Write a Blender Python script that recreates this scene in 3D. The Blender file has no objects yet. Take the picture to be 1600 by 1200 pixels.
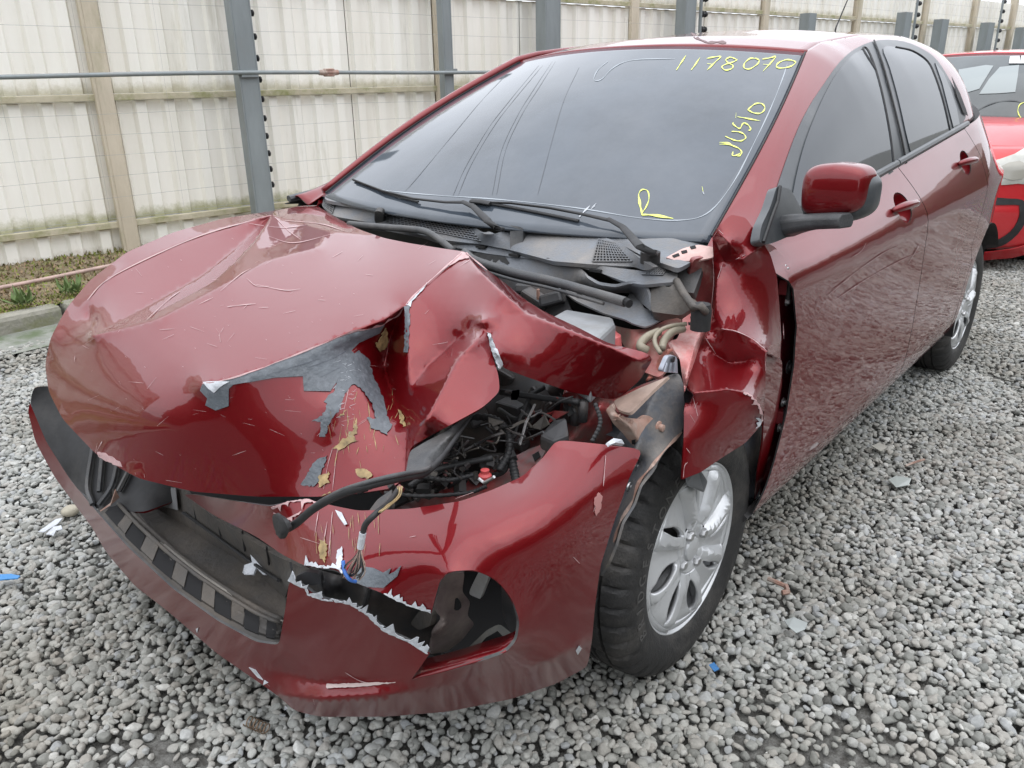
import bpy, bmesh, math, random
import numpy as np
from mathutils import Vector, Matrix, Euler
from mathutils.bvhtree import BVHTree
from mathutils.geometry import delaunay_2d_cdt
random.seed(7); RS = np.random.RandomState(7)
scene = bpy.context.scene
COL = scene.collection
# ------------------------------------------------------------------ camera
cam_d = bpy.data.cameras.new('camera'); cam = bpy.data.objects.new('camera', cam_d); COL.objects.link(cam)
CP = np.array([1.44902, 1.49649, 1.30080]); CE = [math.radians(a) for a in (69.24026, 0.99593, 129.65809)]; FP = 1263.22
cam.location = CP; cam.rotation_euler = CE
cam_d.sensor_width = 36; cam_d.lens = 36 * FP / 1600; cam_d.clip_start = .02; cam_d.clip_end = 900
scene.camera = cam
RM = np.array(Euler(CE).to_matrix())
# ------------------------------------------------------------------ world, sun, exposure
SUN_EL, SUN_AZ = math.radians(74), math.radians(60)      # azimuth measured from +X towards +Y
world = bpy.data.worlds.new("World"); scene.world = world; world.use_nodes = True
wn, wl = world.node_tree.nodes, world.node_tree.links
wn.clear()
sky = wn.new('ShaderNodeTexSky'); sky.sky_type = 'NISHITA'; sky.sun_disc = False
sky.sun_elevation = SUN_EL; sky.sun_rotation = math.pi/2 - SUN_AZ
sky.air_density = 1.6; sky.dust_density = 6.0; sky.ozone_density = 1.0
# overcast: the clear sky is mostly veiled by an even pale cloud layer, brighter towards the zenith
tc = wn.new('ShaderNodeTexCoord'); sep = wn.new('ShaderNodeSeparateXYZ'); wl.new(tc.outputs['Generated'], sep.inputs[0])
zr = wn.new('ShaderNodeMapRange'); wl.new(sep.outputs['Z'], zr.inputs['Value'])
zr.inputs['From Min'].default_value = -.02; zr.inputs['From Max'].default_value = 1
zr.inputs['To Min'].default_value = 9.6; zr.inputs['To Max'].default_value = 18.5
cn = wn.new('ShaderNodeTexNoise'); wl.new(tc.outputs['Generated'], cn.inputs['Vector']); cn.inputs['Scale'].default_value = 2.2
cn.inputs['Detail'].default_value = 5
cr = wn.new('ShaderNodeMapRange'); wl.new(cn.outputs['Fac'], cr.inputs['Value'])
cr.inputs['From Min'].default_value = .3; cr.inputs['From Max'].default_value = .7; cr.inputs['To Min'].default_value = .88; cr.inputs['To Max'].default_value = 1.1
mu = wn.new('ShaderNodeMath'); mu.operation = 'MULTIPLY'; wl.new(zr.outputs[0], mu.inputs[0]); wl.new(cr.outputs[0], mu.inputs[1])
vm = wn.new('ShaderNodeVectorMath'); vm.operation = 'SCALE'; vm.inputs[0].default_value = (.95, .985, 1.05); wl.new(mu.outputs[0], vm.inputs['Scale'])
mx = wn.new('ShaderNodeMixRGB'); mx.inputs[0].default_value = .88
wl.new(sky.outputs[0], mx.inputs[1]); wl.new(vm.outputs[0], mx.inputs[2])
bg = wn.new('ShaderNodeBackground'); bg.inputs['Strength'].default_value = .12; wl.new(mx.outputs[0], bg.inputs[0])
wo = wn.new('ShaderNodeOutputWorld'); wl.new(bg.outputs[0], wo.inputs[0])
sd = bpy.data.lights.new('sun', 'SUN'); sd.energy = .5; sd.angle = math.radians(75); sd.color = (1, .97, .93)
sun = bpy.data.objects.new('sun', sd); COL.objects.link(sun)
sun.rotation_euler = Vector((math.cos(SUN_AZ)*math.cos(SUN_EL), math.sin(SUN_AZ)*math.cos(SUN_EL), math.sin(SUN_EL))).to_track_quat('Z', 'Y').to_euler()
scene.render.engine = 'CYCLES'
vs = scene.view_settings; vs.view_transform = 'Standard'; vs.look = 'None'; vs.exposure = 0.36; vs.gamma = 1; vs.use_curve_mapping = False

# ------------------------------------------------------------------ materials
def srgb(r, g, b): return tuple(((c/255)/12.92 if c/255 <= .04045 else ((c/255+.055)/1.055)**2.4) for c in (r, g, b))
def mat(name, col, rough=.5, metal=0., coat=0., coat_rough=.03, var=.0, vscale=8., col2=None, bump=0., bscale=60., spec=.5, rvar=0., ior=1.5, dirt=None, dscale=5., dlo=.5, dhi=.7, tscale=(1,1,1)):
    m = bpy.data.materials.new(name); m.use_nodes = True
    nt = m.node_tree; N, L = nt.nodes, nt.links; p = N['Principled BSDF']
    p.inputs['Base Color'].default_value = (*col, 1); p.inputs['Roughness'].default_value = rough; p.inputs['Metallic'].default_value = metal
    p.inputs['Specular IOR Level'].default_value = spec; p.inputs['IOR'].default_value = ior
    p.inputs['Coat Weight'].default_value = coat; p.inputs['Coat Roughness'].default_value = coat_rough
    tc = N.new('ShaderNodeTexCoord'); mp = N.new('ShaderNodeMapping'); L.new(tc.outputs['Object'], mp.inputs[0]); mp.inputs['Scale'].default_value = tscale
    src = None
    if var or col2:
        n = N.new('ShaderNodeTexNoise'); n.inputs['Scale'].default_value = vscale; n.inputs['Detail'].default_value = 8; n.inputs['Roughness'].default_value = .62
        L.new(mp.outputs[0], n.inputs['Vector'])
        r = N.new('ShaderNodeMapRange'); r.inputs['From Min'].default_value = .33; r.inputs['From Max'].default_value = .67; L.new(n.outputs['Fac'], r.inputs['Value'])
        x = N.new('ShaderNodeMixRGB'); L.new(r.outputs[0], x.inputs[0])
        c2 = col2 if col2 else tuple(c*(1-var) for c in col); c1 = col if col2 else tuple(min(1, c*(1+var)) for c in col)
        x.inputs[1].default_value = (*c1, 1); x.inputs[2].default_value = (*c2, 1); src = x.outputs[0]
        if rvar:
            rr = N.new('ShaderNodeMapRange'); rr.inputs['To Min'].default_value = max(0, rough-rvar); rr.inputs['To Max'].default_value = rough+rvar
            L.new(r.outputs[0], rr.inputs['Value']); L.new(rr.outputs[0], p.inputs['Roughness'])
    if dirt:
        n2 = N.new('ShaderNodeTexNoise'); n2.inputs['Scale'].default_value = dscale; n2.inputs['Detail'].default_value = 10; n2.inputs['Roughness'].default_value = .7
        L.new(mp.outputs[0], n2.inputs['Vector'])
        r2 = N.new('ShaderNodeMapRange'); r2.inputs['From Min'].default_value = dlo; r2.inputs['From Max'].default_value = dhi; L.new(n2.outputs['Fac'], r2.inputs['Value'])
        x2 = N.new('ShaderNodeMixRGB'); L.new(r2.outputs[0], x2.inputs[0])
        if src: L.new(src, x2.inputs[1])
        else: x2.inputs[1].default_value = (*col, 1)
        x2.inputs[2].default_value = (*dirt, 1); src = x2.outputs[0]
    if src: L.new(src, p.inputs['Base Color'])
    if bump:
        b = N.new('ShaderNodeTexNoise'); b.inputs['Scale'].default_value = bscale; b.inputs['Detail'].default_value = 6; L.new(mp.outputs[0], b.inputs['Vector'])
        bm = N.new('ShaderNodeBump'); bm.inputs['Strength'].default_value = bump; bm.inputs['Distance'].default_value = .01
        L.new(b.outputs['Fac'], bm.inputs['Height']); L.new(bm.outputs[0], p.inputs['Normal'])
    return m
def paint_mat(name, col, flake=.6, dust=.03, grime=0):
    m = bpy.data.materials.new(name); m.use_nodes = True
    N, L = m.node_tree.nodes, m.node_tree.links; p = N['Principled BSDF']
    p.inputs['Base Color'].default_value = (*col, 1); p.inputs['Metallic'].default_value = flake; p.inputs['Roughness'].default_value = .42
    p.inputs['Coat Weight'].default_value = 1; p.inputs['Coat Roughness'].default_value = .025; p.inputs['Coat IOR'].default_value = 1.46; p.inputs['Specular IOR Level'].default_value = .2
    tc = N.new('ShaderNodeTexCoord')
    n = N.new('ShaderNodeTexNoise'); n.inputs['Scale'].default_value = 900; n.inputs['Detail'].default_value = 1; L.new(tc.outputs['Object'], n.inputs['Vector'])
    x = N.new('ShaderNodeMixRGB'); L.new(n.outputs['Fac'], x.inputs[0]); x.inputs[1].default_value = (*[c*.8 for c in col], 1); x.inputs[2].default_value = (*[c*1.25 for c in col], 1)
    # fine settled dust
    d = N.new('ShaderNodeTexNoise'); d.inputs['Scale'].default_value = 3.5; d.inputs['Detail'].default_value = 12; d.inputs['Roughness'].default_value = .75; L.new(tc.outputs['Object'], d.inputs['Vector'])
    r = N.new('ShaderNodeMapRange'); r.inputs['From Min'].default_value = .35; r.inputs['From Max'].default_value = .8; r.inputs['To Max'].default_value = dust; L.new(d.outputs['Fac'], r.inputs['Value'])
    y = N.new('ShaderNodeMixRGB'); L.new(r.outputs[0], y.inputs[0]); L.new(x.outputs[0], y.inputs[1]); y.inputs[2].default_value = (.42, .33, .3, 1)
    L.new(y.outputs[0], p.inputs['Base Color'])
    rr = N.new('ShaderNodeMapRange'); rr.inputs['To Min'].default_value = .012; rr.inputs['To Max'].default_value = .05; L.new(d.outputs['Fac'], rr.inputs['Value']); L.new(rr.outputs[0], p.inputs['Coat Roughness'])
    if grime:                                    # road film that thickens towards the lower edge of the part
        ge = N.new('ShaderNodeNewGeometry'); se = N.new('ShaderNodeSeparateXYZ'); L.new(ge.outputs['Position'], se.inputs[0])
        gz = N.new('ShaderNodeMapRange'); gz.inputs['From Min'].default_value = .60; gz.inputs['From Max'].default_value = .46; gz.inputs['To Min'].default_value = 0; gz.inputs['To Max'].default_value = grime; L.new(se.outputs['Z'], gz.inputs['Value'])
        ad = N.new('ShaderNodeMath'); ad.operation = 'ADD'; L.new(rr.outputs[0], ad.inputs[0]); L.new(gz.outputs[0], ad.inputs[1]); L.new(ad.outputs[0], p.inputs['Coat Roughness'])
    b = N.new('ShaderNodeTexNoise'); b.inputs['Scale'].default_value = 7; b.inputs['Detail'].default_value = 2; L.new(tc.outputs['Object'], b.inputs['Vector'])
    bm = N.new('ShaderNodeBump'); bm.inputs['Strength'].default_value = .03; bm.inputs['Distance'].default_value = .02; L.new(b.outputs['Fac'], bm.inputs['Height'])
    L.new(bm.outputs[0], p.inputs['Coat Normal']); L.new(bm.outputs[0], p.inputs['Normal'])
    return m
M = {}
M['paint'] = paint_mat('burgundy_paint', (.150, .0014, .0045), .5, .015)
M['paint_grimy'] = paint_mat('burgundy_paint_filmed', (.150, .0014, .0045), .5, .008, .13)
M['redpaint'] = paint_mat('bright_red_paint', (.52, .014, .022), .25, .1)
M['glass'] = mat('tinted_glass', (.022, .027, .033), .04, var=.3, vscale=3, ior=1.52, dirt=(.06,.068,.078), dscale=3, dlo=.4, dhi=.9)
M['screen'] = mat('tinted_windscreen', (.046, .058, .074), .05, var=.25, vscale=2.5, ior=1.60, dirt=(.10,.11,.125), dscale=2.2, dlo=.4, dhi=.9)
M['plastic'] = mat('black_trim_plastic', (.045, .047, .05), .5, var=.25, vscale=20, bump=.15, bscale=300, dirt=(.14,.13,.12), dscale=6, dlo=.45, dhi=.8)
M['frame'] = mat('window_frame_trim', (.05, .055, .06), .32, var=.2, vscale=9, dirt=(.12,.12,.12), dscale=5, dlo=.5, dhi=.9)
M['cowl'] = mat('dusty_cowl_plastic', (.13, .14, .155), .55, var=.25, vscale=14, bump=.2, bscale=160, dirt=(.24,.22,.2), dscale=7, dlo=.45, dhi=.75)
M['dark'] = mat('dark_rubber', (.014, .014, .015), .6, var=.4, vscale=25, dirt=(.045,.042,.04), dscale=9, dlo=.5, dhi=.8)
M['void'] = mat('unlit_cavity', (.01, .01, .011), .9)  # near-black: shade inside holes and cavities put into the colour
M['tyre'] = mat('tyre_rubber', (.017, .0165, .0165), .66, var=.3, vscale=18, bump=.25, bscale=200, dirt=(.085,.078,.07), dscale=8, dlo=.48, dhi=.8)
M['alloy'] = mat('silver_alloy', (.56, .57, .58), .42, .5, .35, .2, var=.06, vscale=5, dirt=(.3,.29,.28), dscale=12, dlo=.55, dhi=.85)
M['chrome'] = mat('bare_metal', (.5, .5, .5), .32, .9, var=.2, vscale=30)
M['primer'] = mat('grey_primer', (.095, .108, .122), .45, var=.25, vscale=22, bump=.3, bscale=90, dirt=(.24,.26,.29), dscale=22, dlo=.52, dhi=.8)
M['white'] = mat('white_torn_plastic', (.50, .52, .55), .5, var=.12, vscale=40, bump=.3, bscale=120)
M['gold'] = mat('yellow_paint_transfer', (.30, .215, .10), .6, var=.5, vscale=60)
M['scratch'] = mat('pale_scratch_and_glint', (.46, .30, .30), .6, var=.2, vscale=60)  # also colours the painted highlight on the hood ridge
M['liner'] = mat('wheel_arch_liner', (.06, .065, .075), .6, var=.35, vscale=10, bump=.2, bscale=80, dirt=(.24,.21,.18), dscale=5, dlo=.45, dhi=.72)
M['body_inner'] = mat('unlacquered_body_red', (.30, .055, .055), .5, var=.4, vscale=12, dirt=(.42,.30,.24), dscale=9, dlo=.42, dhi=.68, coat=.3, coat_rough=.3)
M['under'] = mat('dusty_under_plastic', (.055, .052, .049), .7, var=.4, vscale=12, bump=.3, bscale=70, dirt=(.14,.12,.10), dscale=6, dlo=.4, dhi=.7)
M['engine'] = mat('dark_engine_plastic', (.03, .03, .032), .5, var=.5, vscale=20, dirt=(.11,.09,.08), dscale=10, dlo=.45, dhi=.75)
M['rust'] = mat('rusty_bracket', (.30, .17, .13), .65, var=.4, vscale=15, bump=.3, bscale=60, dirt=(.38,.31,.265), dscale=11, dlo=.45, dhi=.65)
M['yellow'] = mat('yellow_chalk_pen', (.75, .80, .18), .6, var=.15, vscale=120)
M['steel'] = mat('grey_painted_steel', (.22, .245, .25), .5, .1, var=.15, vscale=6, bump=.1, bscale=40, dirt=(.32,.32,.3), dscale=3, dlo=.5, dhi=.8, tscale=(1,1,.25))

# ------------------------------------------------------------------ pixel of the photograph (1600x1200) -> ray -> point
def ray(x, y): return RM @ np.array([(x-800)/FP, -(y-600)/FP, -1.0])
def U(x, y, a=None, v=None):
    d = ray(x, y)
    if a == 'D': return CP + d*v
    if a == 'N': return CP + d*(np.dot(v[0]-CP, v[1])/np.dot(d, v[1]))     # v = (point, normal) of a plane
    i = 'XYZ'.index(a); return CP + d*((v-CP[i])/d[i])
def pix(P):
    q = (np.atleast_2d(P)-CP) @ RM
    return np.c_[800+FP*q[:, 0]/-q[:, 2], 600-FP*q[:, 1]/-q[:, 2]], -q[:, 2]
def depth_of(pt): return pix(U(*pt))[1][0]      # pt = (px, py, axis, value)

# ------------------------------------------------------------------ object helpers
def tag(o, label=None, cat=None, group=None, kind=None):
    if label: o['label'] = label
    if cat: o['category'] = cat
    if group: o['group'] = group
    if kind: o['kind'] = kind
    return o
def empty(name, loc=(0, 0, 0), rz=0, **k):
    o = bpy.data.objects.new(name, None); COL.objects.link(o); o.location = loc; o.rotation_euler.z = rz; o.empty_display_size = .1
    return tag(o, **k)
def link(name, me, parent=None, mats=()):
    for m in mats: me.materials.append(M[m] if isinstance(m, str) else m)
    o = bpy.data.objects.new(name, me); COL.objects.link(o)
    if parent: o.parent = parent
    return o
def mk(name, V, F, m, parent=None, smooth=False, fm=None, bevel=0, sub=0, solid=0, normals=None):
    me = bpy.data.meshes.new(name); me.from_pydata([tuple(map(float, v)) for v in V], [], [tuple(map(int, f)) for f in F]); me.update()
    ms = m if isinstance(m, (list, tuple)) else [m]
    if fm is not None: me.polygons.foreach_set('material_index', np.asarray(fm, dtype=np.int32))
    if smooth: me.polygons.foreach_set('use_smooth', np.ones(len(me.polygons), dtype=bool))
    o = link(name, me, parent, ms)
    if smooth == 'auto': me.set_sharp_from_angle(angle=math.radians(38))
    if bevel: b = o.modifiers.new('b', 'BEVEL'); b.width = bevel; b.segments = 2; b.limit_method = 'ANGLE'; b.angle_limit = math.radians(30)
    if sub: s = o.modifiers.new('s', 'SUBSURF'); s.levels = s.render_levels = sub
    if solid: s = o.modifiers.new('t', 'SOLIDIFY'); s.thickness = solid; s.offset = -1
    if normals is not None: me.normals_split_custom_set_from_vertices([tuple(n) for n in normals])
    return o
def plane(a, b, c): a, b, c = [np.array(q, float) for q in (a, b, c)]; return a, np.cross(b-a, c-a)
class MB:                                       # mesh builder: several shapes into one mesh
    def __init__(s): s.V = []; s.F = []
    def add(s, V, F):
        b = len(s.V); s.V += [tuple(v) for v in V]; s.F += [tuple(i+b for i in f) for f in F]; return s
    def box(s, c, d, R=None, taper=1.0):
        x, y, z = [k/2 for k in d]; c = Vector(c)
        V = [Vector((sx*x*(taper if sz > 0 else 1), sy*y*(taper if sz > 0 else 1), sz*z)) for sz in (-1, 1) for sx, sy in ((-1, -1), (1, -1), (1, 1), (-1, 1))]
        if R is not None: V = [R @ v for v in V]
        return s.add([v+c for v in V], [(0, 3, 2, 1), (4, 5, 6, 7), (0, 1, 5, 4), (1, 2, 6, 5), (2, 3, 7, 6), (3, 0, 4, 7)])
    def tube(s, P, r, n=8, closed=False):
        P = [Vector(p) for p in P]; rs = r if hasattr(r, '__len__') else [r]*len(P); k = len(P); V = []; F = []
        up = Vector((0, 0, 1)); t0 = (P[1]-P[0]).normalized(); a = t0.cross(up)
        if a.length < .1: a = t0.cross(Vector((1, 0, 0)))
        a.normalize()
        for i, p in enumerate(P):
            t = (P[min(i+1, k-1)]-P[max(i-1, 0)]).normalized(); a = (a-t*a.dot(t)).normalized(); b = t.cross(a)
            for j in range(n):
                w = 2*math.pi*j/n; V.append(p+(a*math.cos(w)+b*math.sin(w))*rs[i])
        for i in range(k-1):
            for j in range(n): F.append((i*n+j, i*n+(j+1) % n, (i+1)*n+(j+1) % n, (i+1)*n+j))
        F.append(tuple(range(n))[::-1]); F.append(tuple((k-1)*n+j for j in range(n)))
        return s.add(V, F)
    def bar(s, P, w, h, up=(0, 0, 1)):           # bevelled rectangular bar along points
        P = [Vector(p) for p in P]; k = len(P); V = []; F = []; ws = w if hasattr(w, '__len__') else [w]*k; hs = h if hasattr(h, '__len__') else [h]*k
        c = [(-1, -.5), (-.75, -1), (.75, -1), (1, -.5), (1, .4), (.6, 1), (-.6, 1), (-1, .4)]
        for i, p in enumerate(P):
            t = (P[min(i+1, k-1)]-P[max(i-1, 0)]).normalized(); a = t.cross(Vector(up)).normalized(); b = a.cross(t)
            for x, y in c: V.append(p+a*(x*ws[i]/2)+b*(y*hs[i]/2))
        n = 8
        for i in range(k-1):
            for j in range(n): F.append((i*n+j, i*n+(j+1) % n, (i+1)*n+(j+1) % n, (i+1)*n+j))
        F.append(tuple(range(n))[::-1]); F.append(tuple((k-1)*n+j for j in range(n))); return s.add(V, F)
    def lathe(s, prof, c, ax='Z', n=24, R=None, cap=True):        # prof: (radius, height)
        V = []; F = []; c = Vector(c)
        for r, h in prof:
            for j in range(n):
                w = 2*math.pi*j/n; v = Vector((r*math.cos(w), r*math.sin(w), h))
                if ax == 'Y': v = Vector((v.x, v.z, -v.y))
                if ax == 'X': v = Vector((v.z, v.x, v.y))
                if R is not None: v = R @ v
                V.append(v+c)
        for i in range(len(prof)-1):
            for j in range(n): F.append((i*n+j, i*n+(j+1) % n, (i+1)*n+(j+1) % n, (i+1)*n+j))
        if cap: F.append(tuple(range(n))[::-1]); F.append(tuple((len(prof)-1)*n+j for j in range(n)))
        return s.add(V, F)
    def obj(s, name, m, parent=None, **k): return mk(name, s.V, s.F, m, parent, **k)
def cr_spline(P, n, closed=False):              # Catmull-Rom through points (any dimension)
    P = np.asarray(P, float); out = []; k = len(P); segs = k if closed else k-1
    for i in range(segs):
        p1, p2 = P[i], P[(i+1) % k]
        p0 = P[i-1] if (closed or i > 0) else 2*p1-p2
        p3 = P[(i+2) % k] if (closed or i < k-2) else 2*p2-p1
        for j in range(n):
            t = j/n; out.append(.5*(2*p1+(p2-p0)*t+(2*p0-5*p1+4*p2-p3)*t*t+(3*p1-p0-3*p2+p3)*t**3))
    if not closed: out.append(P[-1])
    return np.array(out)
def grid_surf(G, nu, nv):                       # control grid [rows][cols] of 3D points -> dense grid
    A = np.array([cr_spline(r, nv) for r in np.asarray(G, float)])
    return np.array([cr_spline(A[:, j], nu) for j in range(A.shape[1])]).transpose(1, 0, 2)
class Base:                                     # a dense smooth surface that panels are cut from
    def __init__(s, A, flip=False):
        r, c = A.shape[:2]; s.V = A.reshape(-1, 3)
        du = np.gradient(A, axis=0); dv = np.gradient(A, axis=1); n = np.cross(du, dv); n /= np.linalg.norm(n, axis=2, keepdims=True)+1e-12
        s.N = (-n if flip else n).reshape(-1, 3)
        i = np.arange(r-1)[:, None]*c+np.arange(c-1)[None]; i = i.ravel()
        s.T = np.concatenate([np.c_[i, i+1, i+c+1], np.c_[i, i+c+1, i+c]])
        s.bvh = BVHTree.FromPolygons(s.V.tolist(), s.T.tolist()); s.P2, s.D = pix(s.V)
    def hit(s, x, y):
        d = Vector(ray(x, y)); h, n, f, t = s.bvh.ray_cast(Vector(CP), d)
        if h is None:
            i = int(np.argmin((s.P2[:, 0]-x)**2+(s.P2[:, 1]-y)**2)); return CP+np.array(d)*s.D[i], s.N[i]
        a, b, c = s.V[s.T[f]]; h = np.array(h); w = np.linalg.lstsq(np.array([b-a, c-a]).T, h-a, rcond=None)[0]
        n = s.N[s.T[f]]; n = n[0]*(1-w[0]-w[1])+n[1]*w[0]+n[2]*w[1]; return h, n/np.linalg.norm(n)
def inside(P, poly):                            # vectorised point-in-polygon
    x, y = P[:, 0], P[:, 1]; r = np.zeros(len(P), bool); q = np.asarray(poly)[:, :2]; j = len(q)-1
    for i in range(len(q)):
        xi, yi, xj, yj = *q[i], *q[j]
        c = ((yi > y) != (yj > y)); 
        if yi != yj: r ^= c & (x < (xj-xi)*(y-yi)/(yj-yi)+xi)
        j = i
    return r
def densify(L, step, closed):
    L = np.asarray(L, float); out = []; k = len(L)
    for i in range(k if closed else k-1):
        a, b = L[i], L[(i+1) % k]; m = max(1, int(round(np.linalg.norm((b-a)[:2])/step)))
        for j in range(m): out.append(a+(b-a)*j/m)
    if not closed: out.append(L[-1])
    return np.array(out)
def triang(outline, step, lines=(), holes=(), pts=()):
    """constrained triangulation of a 2-D outline; rows may carry extra columns that are kept for the given points"""
    loops = [densify(outline, step, True)]+[densify(h, step, True) for h in holes]; ln = [densify(l, step, False) for l in lines]
    V = []; E = []
    for l in loops:
        b = len(V); V += list(l); E += [(b+i, b+(i+1) % len(l)) for i in range(len(l))]
    nb = len(V)
    for l in ln:
        b = len(V); V += list(l); E += [(b+i, b+i+1) for i in range(len(l)-1)]
    for p in pts: V.append(np.array(p, float))
    K = np.array([v[:2] for v in V])
    lo, hi = K.min(0), K.max(0); gx = np.arange(lo[0], hi[0], step); gy = np.arange(lo[1], hi[1], step*.866)
    G = np.array([(x+(step/2 if j % 2 else 0), y) for j, y in enumerate(gy) for x in gx]); G += RS.uniform(-.08, .08, G.shape)*step
    k = inside(G, outline)
    for h in holes: k &= ~inside(G, h)
    G = G[k]
    if len(G):
        dm = np.full(len(G), 1e9)
        for i in range(0, len(K), 200): dm = np.minimum(dm, ((G[:, None]-K[None, i:i+200])**2).sum(2).min(1))
        G = G[dm > (.55*step)**2]
    A = np.vstack([K, G]) if len(G) else K
    v2, e2, f2, ov, oe, of = delaunay_2d_cdt([Vector(a) for a in A], E, [], 0, 1e-5)
    v2 = np.array([tuple(v) for v in v2]); T = np.array([f for f in f2 if len(f) == 3])
    c = v2[T].mean(1); k = inside(c, outline)
    for h in holes: k &= ~inside(c, h)
    T = T[k]; org = [o[0] if o else -1 for o in ov]
    a = v2[T]; s = (a[:, 1, 0]-a[:, 0, 0])*(a[:, 2, 1]-a[:, 0, 1])-(a[:, 1, 1]-a[:, 0, 1])*(a[:, 2, 0]-a[:, 0, 0])
    T[s > 0] = T[s > 0][:, ::-1]                 # y down: this winding faces the camera
    used = np.unique(T); mp = -np.ones(len(v2), int); mp[used] = np.arange(len(used))
    lines_e = set()
    inv = {}
    for i, o in enumerate(ov):
        for q in o: inv[q] = i
    for a_, b_ in E[nb:]if False else E:
        if a_ >= nb and a_ in inv and b_ in inv: lines_e.add((mp[inv[a_]], mp[inv[b_]]))
    return v2[used], mp[T], [org[i] for i in used], V, lines_e
def bound_loops(T):
    cnt = {}
    for t in T:
        for i in range(3):
            e = (int(t[i]), int(t[(i+1) % 3])); cnt[e] = 1
    return [e for e in cnt if (e[1], e[0]) not in cnt]
def shell(name, P, Nn, T, mats, parent, th=.003, mark=None, use_n=True, sub=0):
    """front sheet + rim + back sheet: a thin solid"""
    n = len(P); Pb = P-Nn*th; B = bound_loops(T)
    V = np.vstack([P, Pb]); F = [tuple(t) for t in T]+[(t[2]+n, t[1]+n, t[0]+n) for t in T]; fm = [0]*len(T)+[min(1, len(mats)-1)]*len(T)
    b = len(V); bi = sorted({i for e in B for i in e}); mp = {v: k for k, v in enumerate(bi)}; k = len(bi)
    V = np.vstack([V, P[bi], Pb[bi]]); Nv = np.vstack([Nn, -Nn, Nn[bi], Nn[bi]])
    for a_, b_ in B: F.append((b+mp[b_], b+mp[a_], b+k+mp[a_], b+k+mp[b_])); fm.append(min(2, len(mats)-1))
    o = mk(name, V, F, list(mats), parent, smooth=True, fm=fm)
    if use_n:
        me = o.data; co = [(0, 0, 0)]*len(me.loops); nf = 2*len(T)
        li = 0
        for fi, p in enumerate(me.polygons):
            for l in p.loop_indices:
                co[l] = tuple(Nv[me.loops[l].vertex_index]) if fi < nf else tuple(p.normal)
        me.normals_split_custom_set(co)
    return o
def cut(name, base, outline, mats, parent, step=14, holes=(), th=.004, off=0., smooth=None):
    if smooth: outline = cr_spline(outline, smooth, True)
    v2, T, org, V, le = triang(outline, step, holes=holes)
    H = [base.hit(*p) for p in v2]; P = np.array([h[0] for h in H]); Nn = np.array([h[1] for h in H])
    # orient
    if ((CP-P)*Nn).sum(1).mean() < 0: Nn = -Nn
    return shell(name, P+Nn*off, Nn, T, mats, parent, th)
def vnormals(P, T, blocks=None):
    f = np.cross(P[T[:, 1]]-P[T[:, 0]], P[T[:, 2]]-P[T[:, 0]]); N_ = np.zeros_like(P)
    for i in range(3): np.add.at(N_, T[:, i], f)
    return N_/(np.linalg.norm(N_, axis=1, keepdims=True)+1e-12)
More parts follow.
